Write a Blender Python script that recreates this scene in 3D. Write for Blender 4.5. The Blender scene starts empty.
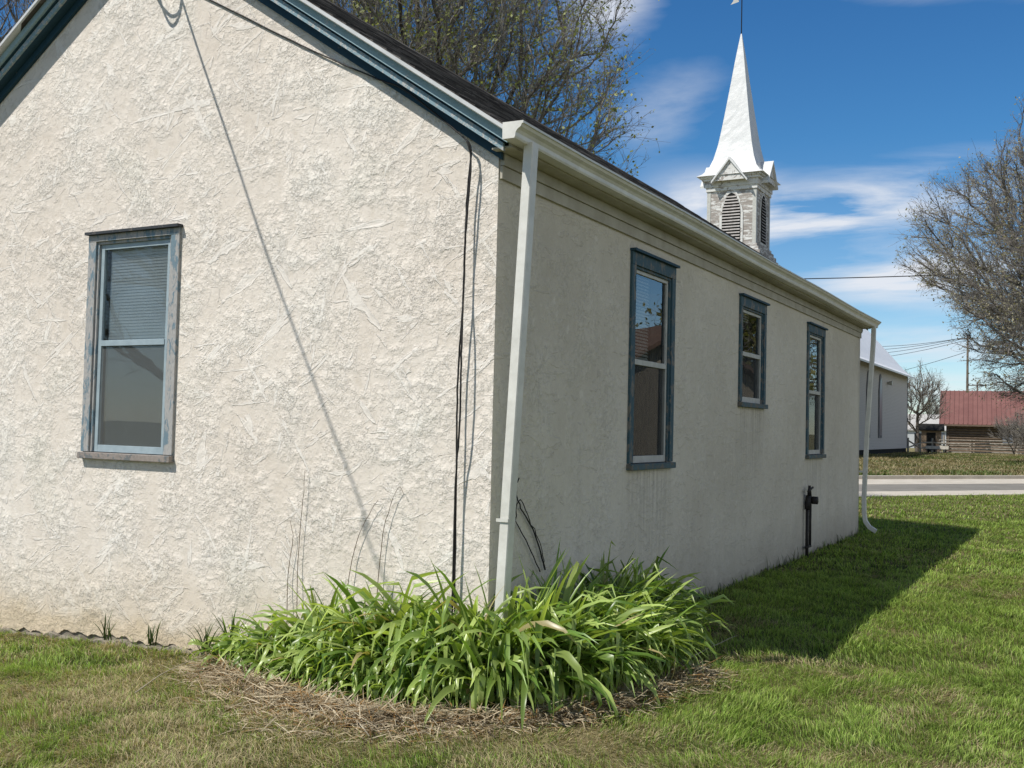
import bpy, math, random
import numpy as np
from mathutils import Vector, Matrix
R = math.radians
rng = np.random.default_rng(7)
random.seed(7)
S = bpy.context.scene
COL = S.collection

# ------------------------------------------------------------------ camera
F = 1043.69
CAM = np.array([3.251, -5.621, 1.6])
yaw, pit, rol = R(29.02), R(2.34), R(1.355)
cd = np.array([-math.sin(yaw)*math.cos(pit), math.cos(yaw)*math.cos(pit), math.sin(pit)])
cr0 = np.array([math.cos(yaw), math.sin(yaw), 0]); cu0 = np.cross(cr0, cd)
cr = cr0*math.cos(rol)+cu0*math.sin(rol); cu = -cr0*math.sin(rol)+cu0*math.cos(rol)
def at(px, py, depth):
    return CAM + depth*(cd + cr*(px-512)/F - cu*(py-384)/F)
def ground(px, py):
    v = cd + cr*(px-512)/F - cu*(py-384)/F
    return CAM + v*(-CAM[2]/v[2])
cam_d = bpy.data.cameras.new('camera'); cam = bpy.data.objects.new('camera', cam_d); COL.objects.link(cam)
cam_d.sensor_width = 36; cam_d.lens = 36*F/1024; cam_d.clip_start = .05; cam_d.clip_end = 3000
M4 = Matrix.Identity(4)
for i in range(3):
    M4[i][0] = cr[i]; M4[i][1] = cu[i]; M4[i][2] = -cd[i]; M4[i][3] = CAM[i]
cam.matrix_world = M4
S.camera = cam

# ------------------------------------------------------------------ materials
def mat(name):
    m = bpy.data.materials.new(name); m.use_nodes = True
    nt = m.node_tree; b = nt.nodes['Principled BSDF']
    return m, nt, b
def N(nt, t, **k):
    n = nt.nodes.new(t)
    for a, v in k.items():
        if a.startswith('i_'):
            key = a[2:]
            key = int(key) if key.isdigit() else key.replace('_', ' ')
            n.inputs[key].default_value = v
        else: setattr(n, a, v)
    return n
def L(nt, a, b): nt.links.new(a, b)
def ramp(nt, src, stops, interp='LINEAR'):
    r = nt.nodes.new('ShaderNodeValToRGB'); r.color_ramp.interpolation = interp
    e = r.color_ramp.elements
    while len(e) < len(stops): e.new(.5)
    for i, (p, c) in enumerate(stops):
        e[i].position = p; e[i].color = (c, c, c, 1) if isinstance(c, (int, float)) else (*c, 1)
    L(nt, src, r.inputs[0]); return r
def coord(nt, scale=(1, 1, 1), rot=(0, 0, 0)):
    tc = nt.nodes.new('ShaderNodeTexCoord'); mp = nt.nodes.new('ShaderNodeMapping')
    mp.inputs['Scale'].default_value = scale; mp.inputs['Rotation'].default_value = rot
    L(nt, tc.outputs['Object'], mp.inputs[0]); return mp.outputs[0]
def noise(nt, v, scale, detail=4, rough=.55, dist=0):
    n = N(nt, 'ShaderNodeTexNoise'); n.inputs['Scale'].default_value = scale; n.inputs['Detail'].default_value = detail
    n.inputs['Roughness'].default_value = rough; n.inputs['Distortion'].default_value = dist
    L(nt, v, n.inputs['Vector']); return n.outputs[0]
def mix(nt, f, a, b, bt='MIX'):
    m = nt.nodes.new('ShaderNodeMix'); m.data_type = 'RGBA'; m.blend_type = bt
    for s, v in ((m.inputs[0], f), (m.inputs[6], a), (m.inputs[7], b)):
        if isinstance(v, (int, float)): s.default_value = v
        elif isinstance(v, tuple): s.default_value = (*v, 1)
        else: L(nt, v, s)
    return m.outputs[2]
def mth(nt, op, a, b=0.0, c=None):
    m = nt.nodes.new('ShaderNodeMath'); m.operation = op
    for i, v in enumerate((a, b) if c is None else (a, b, c)):
        if isinstance(v, (int, float)): m.inputs[i].default_value = v
        else: L(nt, v, m.inputs[i])
    return m.outputs[0]
def bump(nt, b, h, strength=.5, dist=.01, prev=None):
    n = nt.nodes.new('ShaderNodeBump'); n.inputs['Strength'].default_value = strength; n.inputs['Distance'].default_value = dist
    L(nt, h, n.inputs['Height'])
    if prev: L(nt, prev, n.inputs['Normal'])
    if b: L(nt, n.outputs[0], b.inputs['Normal'])
    return n.outputs[0]

def simple(name, c, rough=.8, c2=None, nscale=6, bscale=None, bstr=.3, bd=.01, metal=0, spec=.3, stretch=(1, 1, 1)):
    m, nt, b = mat(name)
    v = coord(nt, stretch)
    c2 = c2 or tuple(x*.72 for x in c)
    r = ramp(nt, noise(nt, v, nscale, 6, .65), [(.3, c2), (.7, c)])
    L(nt, r.outputs[0], b.inputs['Base Color'])
    b.inputs['Roughness'].default_value = rough; b.inputs['Metallic'].default_value = metal
    b.inputs['Specular IOR Level'].default_value = spec
    if bscale: bump(nt, b, noise(nt, v, bscale, 5, .6), bstr, bd)
    return m

def stucco(name, side=False):
    m, nt, b = mat(name)
    v = coord(nt)
    big = noise(nt, v, .55, 4, .6)
    med = noise(nt, v, 2.6, 5, .65)
    f1 = noise(nt, v, 13, 9, .70, .15)          # ragged fractal relief
    f2 = noise(nt, v, 44, 8, .68, .1)
    led1 = ramp(nt, f1, [(.47, 0.), (.505, 1.)]).outputs[0]      # torn ledges
    led2 = ramp(nt, noise(nt, v, 21, 8, .6, .3), [(.53, 0.), (.56, 1.)]).outputs[0]
    # flat trowel swipes in several directions, broad and soft edged
    st = None
    for rot, sc, th, sd in (((0, R(35), 0), (1.0, 1, 5.2), .60, .0), ((0, R(-52), 0), (.9, 1, 4.6), .61, 3.), ((0, R(4), 0), (.8, 1, 5.5), .615, 7.), ((0, R(75), 0), (1., 1, 5.), .62, 11.)):
        vv = coord(nt, (1, 1, 1), rot)
        mp = nt.nodes.new('ShaderNodeMapping'); mp.inputs['Scale'].default_value = sc; mp.inputs['Location'].default_value = (sd, 0, sd); L(nt, vv, mp.inputs[0])
        q = noise(nt, mp.outputs[0], 2.1, 4, .55, .6)
        q = mth(nt, 'MULTIPLY_ADD', f2, .10, q)
        s = ramp(nt, q, [(th+.072, 0.), (th+.096, .9), (th+.17, .5)]).outputs[0]
        st = s if st is None else mth(nt, 'MAXIMUM', st, s)
    amt = ramp(nt, med, [(.44, .22), (.64, 1.)]).outputs[0]
    h = mth(nt, 'MULTIPLY_ADD', led1, .42, mth(nt, 'MULTIPLY', f1, 1.1))
    h = mth(nt, 'MULTIPLY_ADD', led2, .30, h)
    h = mth(nt, 'MULTIPLY_ADD', f2, .80, h)
    h = mth(nt, 'MULTIPLY', h, amt)
    h = mth(nt, 'MULTIPLY', h, mth(nt, 'SUBTRACT', 1, mth(nt, 'MULTIPLY', st, .8)))
    h = mth(nt, 'MULTIPLY_ADD', st, .95, h)
    h = mth(nt, 'MULTIPLY_ADD', med, 1.2, h)
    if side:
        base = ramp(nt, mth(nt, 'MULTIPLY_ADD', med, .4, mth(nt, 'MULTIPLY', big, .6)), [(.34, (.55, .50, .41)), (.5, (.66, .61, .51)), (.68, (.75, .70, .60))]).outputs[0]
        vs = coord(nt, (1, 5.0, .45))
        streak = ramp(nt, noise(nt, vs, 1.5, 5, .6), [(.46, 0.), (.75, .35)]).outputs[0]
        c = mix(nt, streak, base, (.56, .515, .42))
        # spots of bare lighter patches
        sp = ramp(nt, noise(nt, v, 9, 2, .5), [(.66, 0.), (.72, .4)]).outputs[0]
        c = mix(nt, sp, c, (.82, .77, .67))
        # dirt under each window sill
        geo0 = N(nt, 'ShaderNodeNewGeometry'); sp0 = N(nt, 'ShaderNodeSeparateXYZ'); L(nt, geo0.outputs['Position'], sp0.inputs[0])
        drip = ramp(nt, noise(nt, coord(nt, (1, 9, .35)), 2.2, 4, .6), [(.40, 0.), (.62, 1.)]).outputs[0]
        for (yc, zs) in ((2.66, 1.27), (5.655, 1.86), (8.67, 1.27)):
            wy = mth(nt, 'SUBTRACT', 1, mth(nt, 'DIVIDE', mth(nt, 'ABSOLUTE', mth(nt, 'SUBTRACT', sp0.outputs[1], yc)), .62)); 
            wy = mth(nt, 'MINIMUM', mth(nt, 'MAXIMUM', mth(nt, 'MULTIPLY', wy, 2.2), 0), 1)
            dz = mth(nt, 'SUBTRACT', zs, sp0.outputs[2])
            inz = mth(nt, 'GREATER_THAN', dz, 0)
            fz = mth(nt, 'MAXIMUM', mth(nt, 'SUBTRACT', 1, mth(nt, 'DIVIDE', dz, 1.1)), 0)
            k = mth(nt, 'MULTIPLY', mth(nt, 'MULTIPLY', mth(nt, 'MULTIPLY', wy, fz), inz), mth(nt, 'MULTIPLY', drip, .38))
            c = mix(nt, k, c, (.20, .185, .15))
    else:
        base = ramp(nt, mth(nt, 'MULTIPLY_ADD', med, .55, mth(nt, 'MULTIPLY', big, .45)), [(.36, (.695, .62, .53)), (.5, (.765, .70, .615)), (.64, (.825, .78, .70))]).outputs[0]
        c = mix(nt, mth(nt, 'MULTIPLY', st, .36), base, (.90, .88, .83))
        pit_ = mth(nt, 'MULTIPLY', ramp(nt, f1, [(.36, .35), (.47, .0)]).outputs[0], mth(nt, 'SUBTRACT', 1, st))
        c = mix(nt, pit_, c, (.50, .44, .35))
        gr = ramp(nt, noise(nt, v, 1.3, 3, .5), [(.58, 0.), (.75, .4)]).outputs[0]
        c = mix(nt, gr, c, (.68, .65, .55))
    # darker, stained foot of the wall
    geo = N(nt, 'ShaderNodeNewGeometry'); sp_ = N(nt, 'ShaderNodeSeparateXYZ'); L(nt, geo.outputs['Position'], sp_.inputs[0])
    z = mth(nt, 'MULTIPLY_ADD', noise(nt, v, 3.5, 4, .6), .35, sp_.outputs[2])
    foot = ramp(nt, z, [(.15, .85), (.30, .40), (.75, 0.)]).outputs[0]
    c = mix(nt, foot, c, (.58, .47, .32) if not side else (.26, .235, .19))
    L(nt, c, b.inputs['Base Color'])
    b.inputs['Roughness'].default_value = .92; b.inputs['Specular IOR Level'].default_value = .15
    bump(nt, b, h, 1. if not side else .7, .0080 if not side else .0095)
    return m

def peeled(name, paint, bare, amount=.5, scale=7, stretch=(1, 1, 1)):
    m, nt, b = mat(name)
    v = coord(nt, stretch)
    n = noise(nt, v, scale, 8, .72, .4)
    k = ramp(nt, n, [(amount, 0.), (amount+.03, 1.)]).outputs[0]
    fine = noise(nt, v, scale*5, 4, .6)
    p = mix(nt, fine, tuple(x*.7 for x in paint), tuple(x*1.25 for x in paint))
    w = mix(nt, fine, tuple(x*.55 for x in bare), tuple(x*1.3 for x in bare))
    L(nt, mix(nt, k, p, w), b.inputs['Base Color'])
    b.inputs['Roughness'].default_value = .65; b.inputs['Specular IOR Level'].default_value = .3
    bump(nt, b, mth(nt, 'MULTIPLY_ADD', k, -.6, fine), .5, .003)
    return m

def shingle_mat():
    m, nt, b = mat('asphalt_shingles')
    v = coord(nt)
    br = N(nt, 'ShaderNodeTexVoronoi'); br.distance = 'CHEBYCHEV'
    vv = coord(nt, (7, 3.1, .01)); L(nt, vv, br.inputs['Vector']); br.inputs['Scale'].default_value = 1
    sep = N(nt, 'ShaderNodeSeparateColor'); L(nt, br.outputs['Color'], sep.inputs[0])
    gr = noise(nt, v, 160, 2, .6)
    f = mth(nt, 'MULTIPLY_ADD', gr, .5, mth(nt, 'MULTIPLY', sep.outputs[0], .5))
    L(nt, ramp(nt, f, [(.2, (.03, .027, .025)), (.55, (.075, .068, .062)), (.85, (.16, .15, .135))]).outputs[0], b.inputs['Base Color'])
    b.inputs['Roughness'].default_value = .95; b.inputs['Specular IOR Level'].default_value = .1
    bump(nt, b, gr, .8, .004)
    return m

def attr_mat(name, rough=.6, trans=.35, spec=.25, tr_tint=(1.3, 1.35, .5)):
    m, nt, b = mat(name)
    a = N(nt, 'ShaderNodeAttribute', attribute_name='Col')
    L(nt, a.outputs['Color'], b.inputs['Base Color'])
    b.inputs['Roughness'].default_value = rough; b.inputs['Specular IOR Level'].default_value = spec
    if trans:
        t = N(nt, 'ShaderNodeBsdfTranslucent'); L(nt, mix(nt, 1., a.outputs['Color'], tr_tint, 'MULTIPLY'), t.inputs[0])
        ms = N(nt, 'ShaderNodeMixShader'); ms.inputs[0].default_value = trans
        L(nt, b.outputs[0], ms.inputs[1]); L(nt, t.outputs[0], ms.inputs[2])
        L(nt, ms.outputs[0], nt.nodes['Material Output'].inputs[0])
    return m

def glass_mat(name, tint=(.55, .6, .6), rough=.01, boost=.04, gain=1.25):
    m, nt, b = mat(name)
    nt.nodes.remove(b)
    t = N(nt, 'ShaderNodeBsdfTransparent'); t.inputs[0].default_value = (*tint, 1)
    g = N(nt, 'ShaderNodeBsdfGlossy'); g.inputs['Roughness'].default_value = rough; g.inputs[0].default_value = (.95, .97, 1, 1)
    fr = N(nt, 'ShaderNodeFresnel'); fr.inputs[0].default_value = 1.55
    # slightly wavy old glass
    bn = bump(nt, None, noise(nt, coord(nt), 2.2, 1, .5), .05, .02)
    L(nt, bn, g.inputs['Normal'])
    ms = N(nt, 'ShaderNodeMixShader')
    L(nt, mth(nt, 'MINIMUM', mth(nt, 'MULTIPLY_ADD', fr.outputs[0], gain, boost), 1), ms.inputs[0])
    L(nt, t.outputs[0], ms.inputs[1]); L(nt, g.outputs[0], ms.inputs[2])
    L(nt, ms.outputs[0], nt.nodes['Material Output'].inputs[0])
    return m

def screen_mat(c=(.03, .032, .03), f=.38):
    m, nt, b = mat('window_screen')
    b.inputs['Base Color'].default_value = (*c, 1); b.inputs['Roughness'].default_value = .7
    t = N(nt, 'ShaderNodeBsdfTransparent')
    ms = N(nt, 'ShaderNodeMixShader'); ms.inputs[0].default_value = f
    L(nt, t.outputs[0], ms.inputs[1]); L(nt, b.outputs[0], ms.inputs[2])
    L(nt, ms.outputs[0], nt.nodes['Material Output'].inputs[0])
    return m

M = {}
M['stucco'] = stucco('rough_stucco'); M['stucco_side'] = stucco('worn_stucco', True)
M['shingle'] = shingle_mat()
M['teal'] = peeled('teal_paint', (.017, .055, .085), (.17, .17, .16), .66, 9)
M['teal_light'] = peeled('weathered_teal_paint', (.22, .33, .38), (.46, .47, .46), .52, 30)
M['blue_fascia'] = peeled('blue_painted_board', (.27, .39, .43), (.48, .50, .50), .62, 14)
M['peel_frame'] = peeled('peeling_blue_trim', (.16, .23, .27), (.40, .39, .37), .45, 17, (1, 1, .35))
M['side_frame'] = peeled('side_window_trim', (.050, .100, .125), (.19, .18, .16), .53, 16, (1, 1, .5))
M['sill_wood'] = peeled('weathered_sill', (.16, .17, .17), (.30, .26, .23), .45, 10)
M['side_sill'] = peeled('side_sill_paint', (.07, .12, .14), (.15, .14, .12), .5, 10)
M['alu'] = simple('grey_storm_sash', (.36, .44, .47), .45, (.27, .34, .37), 12, metal=0, spec=.5)
M['white_sash'] = simple('white_sash_paint', (.56, .56, .52), .5, (.42, .42, .38), 9)
M['cream'] = simple('cream_soffit_paint', (.50, .475, .40), .7, (.36, .33, .26), 5, 20, .3, .004)
M['gutter'] = simple('white_gutter_metal', (.74, .73, .67), .42, (.58, .57, .51), 7, 2.2, .25, .02, spec=.5)
M['drip'] = simple('drip_edge_metal', (.66, .67, .66), .4, (.50, .51, .50), 4)
M['concrete'] = simple('foundation_concrete', (.30, .27, .22), .95, (.15, .125, .09), 8, 40, .6, .01)
M['dark'] = simple('dark_room', (.014, .014, .013), .95)
M['blind'] = simple('window_blind', (.78, .78, .75), .6, (.66, .66, .63), 4)
M['curtain'] = simple('curtain_fabric', (.03, .03, .028), .95, (.015, .015, .014), 3)
M['glass'] = glass_mat('pane_glass'); M['glass_front'] = glass_mat('front_pane_glass', (.93, .97, .97), .02, .0, .9)
M['screen'] = screen_mat(); M['fscreen'] = screen_mat((.22, .23, .22), .30)
M['cable'] = simple('black_cable', (.018, .017, .016), .6)
M['pipe'] = simple('rusty_black_pipe', (.035, .03, .027), .6, (.015, .013, .012), 30)
M['soil'] = simple('soil', (.26, .20, .12), .95, (.10, .075, .045), 10, 60, .7, .02)
M['bark'] = simple('grey_bark', (.15, .13, .11), .95, (.06, .052, .043), 8, 25, .8, .03)
M['twig'] = simple('twig_bark', (.30, .28, .245), .95, (.12, .11, .095), 3)
M['grey_twig'] = simple('grey_twig_bark', (.27, .25, .225), .95, (.11, .10, .09), 3)
M['leaf'] = attr_mat('young_leaves', .55, .35)
M['grass'] = attr_mat('grass_blades', .5, .28, .3)
M['lily'] = attr_mat('lily_leaves', .34, .38, .5)
M['straw'] = attr_mat('dry_straw', .8, .15, .15, (1.1, 1., .7))
M['church_metal'] = simple('white_roof_metal', (.66, .67, .66), .5, (.58, .59, .58), 2, 1.2, .5, .1, spec=.4)
M['ctrim'] = simple('church_trim_grey', (.22, .23, .24), .7, (.13, .13, .14), 3)
M['bright_metal'] = simple('bright_white_roofing', (.88, .89, .90), .5, (.82, .83, .84), 1, spec=.5)
M['pole'] = simple('pole_wood', (.16, .13, .10), .95, (.08, .065, .05), 4)
M['oldwood'] = simple('weathered_rails', (.42, .39, .33), .95, (.17, .15, .12), 3, 12, .5, .02)
M['logs'] = simple('brown_logs', (.22, .165, .12), .95, (.09, .065, .045), 2, 8, .6, .03, stretch=(1, 1, 5))

def clap_mat(name, c, c2, pitch=.12, peel=.6):
    m, nt, b = mat(name)
    v = coord(nt)
    tc = N(nt, 'ShaderNodeTexCoord'); sp = N(nt, 'ShaderNodeSeparateXYZ'); L(nt, tc.outputs['Object'], sp.inputs[0])
    fr = mth(nt, 'FRACT', mth(nt, 'DIVIDE', sp.outputs[2], pitch))
    k = ramp(nt, noise(nt, coord(nt, (1, 1, 4)), 1.6, 8, .7), [(peel, 0.), (peel+.08, 1.)]).outputs[0]
    col = mix(nt, k, c, c2)
    edge = ramp(nt, fr, [(0., .45), (.12, 1.), (1., 1.)]).outputs[0]
    L(nt, mix(nt, 1., col, edge, 'MULTIPLY'), b.inputs['Base Color'])
    b.inputs['Roughness'].default_value = .75
    bump(nt, b, mth(nt, 'SUBTRACT', 1, fr), .6, .02)
    return m
M['clap'] = clap_mat('white_clapboard', (.54, .52, .49), (.38, .36, .33))
M['belfry'] = clap_mat('peeling_clapboard', (.66, .66, .63), (.30, .27, .24), .22, .43)

def redroof():
    m, nt, b = mat('red_metal_roof')
    L(nt, ramp(nt, noise(nt, coord(nt), .8, 5, .6), [(.3, (.16, .07, .06)), (.7, (.215, .10, .085))]).outputs[0], b.inputs['Base Color'])
    b.inputs['Roughness'].default_value = .5
    return m
M['redroof'] = redroof()

def ground_mat():
    m, nt, b = mat('lawn_ground')
    v = coord(nt)
    n = noise(nt, v, 1.4, 6, .65); n2 = noise(nt, v, 30, 5, .7); n3 = noise(nt, coord(nt, (.35, 1, 1)), .5, 5, .6)
    g = ramp(nt, n2, [(.3, (.018, .028, .008)), (.7, (.07, .10, .022))]).outputs[0]
    d = ramp(nt, n2, [(.3, (.13, .10, .05)), (.7, (.34, .27, .15))]).outputs[0]
    c = mix(nt, ramp(nt, n, [(.40, 0.), (.62, .75)]).outputs[0], g, d)
    far = ramp(nt, n2, [(.3, (.085, .10, .03)), (.7, (.21, .21, .085))]).outputs[0]
    far2 = mix(nt, ramp(nt, n3, [(.42, 0.), (.60, 1.)]).outputs[0], far, (.26, .21, .12))
    tc = N(nt, 'ShaderNodeNewGeometry'); sp = N(nt, 'ShaderNodeSeparateXYZ'); L(nt, tc.outputs['Position'], sp.inputs[0])
    k = ramp(nt, mth(nt, 'DIVIDE', sp.outputs[1], 60), [(.25, 0.), (.5, 1.)]).outputs[0]
    L(nt, mix(nt, k, c, far2), b.inputs['Base Color'])
    b.inputs['Roughness'].default_value = 1; b.inputs['Specular IOR Level'].default_value = .05
    bump(nt, b, n2, .8, .03)
    return m
M['ground'] = ground_mat()
M['asphalt'] = simple('old_asphalt', (.25, .235, .205), .95, (.17, .16, .14), 1.2, 40, .3, .01, stretch=(1, 1, 1))
M['concrete_road'] = simple('pale_concrete', (.58, .53, .45), .95, (.44, .40, .33), 1.5, 30, .3, .01)

# ------------------------------------------------------------------ mesh helpers
def link(name, me, m=None, parent=None, smooth=False):
    o = bpy.data.objects.new(name, me); COL.objects.link(o)
    if m:
        for mm in (m if isinstance(m, (list, tuple)) else [m]): me.materials.append(mm)
    if parent: o.parent = parent
    if smooth:
        for p in me.polygons: p.use_smooth = True
    return o
class MB:
    def __init__(s): s.v = []; s.f = []; s.mi = []
    def add(s, vs, fs, mi=0):
        o = len(s.v); s.v += [tuple(float(c) for c in x) for x in vs]; s.f += [tuple(i+o for i in f) for f in fs]; s.mi += [mi]*len(fs)
    def box(s, a, b, mi=0):
        x0, y0, z0 = [min(p, q) for p, q in zip(a, b)]; x1, y1, z1 = [max(p, q) for p, q in zip(a, b)]
        s.add([(x0,y0,z0),(x1,y0,z0),(x1,y1,z0),(x0,y1,z0),(x0,y0,z1),(x1,y0,z1),(x1,y1,z1),(x0,y1,z1)],
              [(0,3,2,1),(4,5,6,7),(0,1,5,4),(1,2,6,5),(2,3,7,6),(3,0,4,7)], mi)
    def obox(s, o, ax, ay, az, a, b, mi=0):   # box in a local frame
        o, ax, ay, az = map(np.array, (o, ax, ay, az))
        k = MB(); k.box(a, b)
        s.add([o+ax*v[0]+ay*v[1]+az*v[2] for v in k.v], k.f, mi)
    def sweep(s, prof, p0, p1, up=(0,0,1), side=None, mi=0, closed=True):
        # prof: (side, up) points swept from p0 to p1
        p0 = np.array(p0, float); p1 = np.array(p1, float); up = np.array(up, float); side = np.array(side, float)
        n = len(prof)
        vs = [p0+side*a+up*b for a, b in prof]+[p1+side*a+up*b for a, b in prof]
        fs = [(i, (i+1) % n, n+(i+1) % n, n+i) for i in range(n if closed else n-1)]
        if closed: fs += [tuple(range(n))[::-1], tuple(range(n, 2*n))]
        s.add(vs, fs, mi)
    def tube(s, pts, rad, n=6, mi=0, cap=True):
        pts = [np.array(p, float) for p in pts]
        if not hasattr(rad, '__len__'): rad = [rad]*len(pts)
        vs = []
        for i, p in enumerate(pts):
            t = pts[min(i+1, len(pts)-1)]-pts[max(i-1, 0)]; t = t/(np.linalg.norm(t)+1e-9)
            a = np.cross(t, (0, 0, 1)) if abs(t[2]) < .9 else np.cross(t, (1, 0, 0)); a /= np.linalg.norm(a); b = np.cross(t, a)
            vs += [p+rad[i]*(a*math.cos(2*math.pi*k/n)+b*math.sin(2*math.pi*k/n)) for k in range(n)]
        fs = [(i*n+k, i*n+(k+1) % n, (i+1)*n+(k+1) % n, (i+1)*n+k) for i in range(len(pts)-1) for k in range(n)]
        if cap: fs += [tuple(range(n))[::-1], tuple(range((len(pts)-1)*n, len(pts)*n))]
        s.add(vs, fs, mi)
    def build(s, name, m=None, parent=None, smooth=False, bevel=0):
        me = bpy.data.meshes.new(name); me.from_pydata(s.v, [], s.f)
        me.polygons.foreach_set('material_index', s.mi)
        o = link(name, me, m, parent, smooth)
        if bevel:
            b = o.modifiers.new('bevel', 'BEVEL'); b.width = bevel; b.segments = 2; b.limit_method = 'ANGLE'
        return o
def tag(o, label=None, cat=None, group=None, kind=None):
    if label: o['label'] = label
    if cat: o['category'] = cat
    if group: o['group'] = group
    if kind: o['kind'] = kind
    return o
def thing(name, label, cat, loc=(0, 0, 0), group=None, kind=None):
    o = bpy.data.objects.new(name, None); COL.objects.link(o); o.location = Vector([float(c) for c in loc])
    o.empty_display_size = .2
    return tag(o, label, cat, group, kind)
def under(o, parent):     # parent with world placement kept
    o.parent = parent; o.matrix_parent_inverse = Matrix.Translation(-parent.location); return o
def mesh_np(name, V, faces_flat, loop_tot, m, parent=None, col=None, smooth=False):
    me = bpy.data.meshes.new(name)
    me.vertices.add(len(V)); me.vertices.foreach_set('co', V.astype(np.float32).ravel())
    me.loops.add(len(faces_flat)); me.loops.foreach_set('vertex_index', faces_flat.astype(np.int32))
    me.polygons.add(len(loop_tot)); st = np.concatenate([[0], np.cumsum(loop_tot)[:-1]]).astype(np.int32)
    me.polygons.foreach_set('loop_start', st); me.polygons.foreach_set('loop_total', loop_tot.astype(np.int32))
    if smooth: me.polygons.foreach_set('use_smooth', np.ones(len(loop_tot), bool))
    me.update(calc_edges=True)
    if col is not None:
        a = me.color_attributes.new('Col', 'FLOAT_COLOR', 'POINT')
        a.data.foreach_set('color', np.concatenate([col, np.ones((len(col), 1))], 1).astype(np.float32).ravel())
    return link(name, me, m, parent)
def vnoise(x, y, sc, seed=0):
    r = np.random.default_rng(seed).random((256, 256))
    x = x*sc+seed*17.3; y = y*sc+seed*9.1
    xi = np.floor(x).astype(int); yi = np.floor(y).astype(int); fx = x-xi; fy = y-yi
    fx = fx*fx*(3-2*fx); fy = fy*fy*(3-2*fy)
    g = lambda a, b: r[a % 256, b % 256]
    return (g(xi, yi)*(1-fx)+g(xi+1, yi)*fx)*(1-fy)+(g(xi, yi+1)*(1-fx)+g(xi+1, yi+1)*fx)*fy
def fbm(x, y, sc, seed=0, o=4):
    s = 0; a = .5; t = 0
    for i in range(o): s = s+a*vnoise(x, y, sc*2**i, seed+i); t += a; a *= .55
    return s/t
def gz(x, y):   # gentle unevenness of the ground, falling away to the left of the house
    x, y = np.asarray(x, float), np.asarray(y, float)
    fall = -.043*np.clip(-x, 0, 6)*np.clip((2-y)/2, 0, 1)
    near = np.clip(1-np.hypot(x, y-4)/40, 0, 1)
    return (fbm(x, y, .6, 3, 3)-.5)*.07*near*np.clip((np.abs(x+3.2)-2.9), 0, 1)+fall

# ------------------------------------------------------------------ world, sun
SUNV = Vector((.388, .644, -1)).normalized()
w = bpy.data.worlds.new('World'); S.world = w; w.use_nodes = True
nt = w.node_tree; bg = nt.nodes['Background']
sky = N(nt, 'ShaderNodeTexSky', sky_type='NISHITA', sun_disc=False)
sky.sun_elevation = math.asin(-SUNV.z); sky.sun_rotation = R(211.1)
sky.altitude = 1200; sky.air_density = 1.0; sky.dust_density = .25; sky.ozone_density = 1.6
tcw = N(nt, 'ShaderNodeTexCoord'); sp = N(nt, 'ShaderNodeSeparateXYZ'); L(nt, tcw.outputs['Generated'], sp.inputs[0])
az = mth(nt, 'MULTIPLY', mth(nt, 'ARCTAN2', sp.outputs[0], sp.outputs[1]), 57.2958)
el = mth(nt, 'MULTIPLY', mth(nt, 'ARCSINE', sp.outputs[2]), 57.2958)
cmb = N(nt, 'ShaderNodeCombineXYZ')
wz = mth(nt, 'ADD', sp.outputs[2], .12)
L(nt, mth(nt, 'DIVIDE', sp.outputs[0], wz), cmb.inputs[0]); L(nt, mth(nt, 'DIVIDE', sp.outputs[1], wz), cmb.inputs[1])
mp = N(nt, 'ShaderNodeMapping'); mp.inputs['Rotation'].default_value = (0, 0, R(-20)); mp.inputs['Scale'].default_value = (.85, 1.5, 1)
L(nt, cmb.outputs[0], mp.inputs[0])
cn = noise(nt, mp.outputs[0], 1.5, 9, .58, .35)
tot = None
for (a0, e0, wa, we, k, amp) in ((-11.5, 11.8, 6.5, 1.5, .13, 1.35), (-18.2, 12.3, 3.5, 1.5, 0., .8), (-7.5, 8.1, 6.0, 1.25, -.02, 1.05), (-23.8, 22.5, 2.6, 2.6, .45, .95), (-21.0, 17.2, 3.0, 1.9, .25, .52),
                                 (-8.5, 22.8, 6, 1.1, -.12, .45), (-7, 4.6, 7, 1.0, .02, .55), (-5, 2.2, 12, 1.0, 0, .5), (85, 16, 46, 17, 0, 1.5), (155, 20, 40, 16, 0, 1.1), (-150, 14, 40, 10, 0, .5)):  # final entries: unseen cloud banks added to brighten the shaded side wall
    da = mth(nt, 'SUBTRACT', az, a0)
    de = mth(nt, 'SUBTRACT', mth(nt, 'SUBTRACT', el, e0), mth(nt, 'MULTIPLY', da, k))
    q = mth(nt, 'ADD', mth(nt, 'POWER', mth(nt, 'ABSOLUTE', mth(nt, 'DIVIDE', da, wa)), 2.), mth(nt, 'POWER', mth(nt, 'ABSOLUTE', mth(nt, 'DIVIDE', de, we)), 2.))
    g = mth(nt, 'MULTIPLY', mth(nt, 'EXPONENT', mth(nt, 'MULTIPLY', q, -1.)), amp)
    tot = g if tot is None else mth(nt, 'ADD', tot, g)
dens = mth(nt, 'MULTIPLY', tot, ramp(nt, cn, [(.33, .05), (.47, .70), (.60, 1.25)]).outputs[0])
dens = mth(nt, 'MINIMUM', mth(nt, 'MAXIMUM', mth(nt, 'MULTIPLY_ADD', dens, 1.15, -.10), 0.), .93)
hs = N(nt, 'ShaderNodeHueSaturation'); hs.inputs['Saturation'].default_value = 1.1; hs.inputs['Value'].default_value = 1.2
L(nt, sky.outputs[0], hs.inputs['Color'])
skyc = mix(nt, 1., hs.outputs[0], ramp(nt, mth(nt, 'DIVIDE', el, 90), [(0., (.86, .94, 1.)), (.07, (.80, .95, 1.)), (.17, (.42, .81, 1.)), (.28, (.33, .73, 1.)), (.48, (.24, .46, .62))]).outputs[0], 'MULTIPLY')
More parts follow.
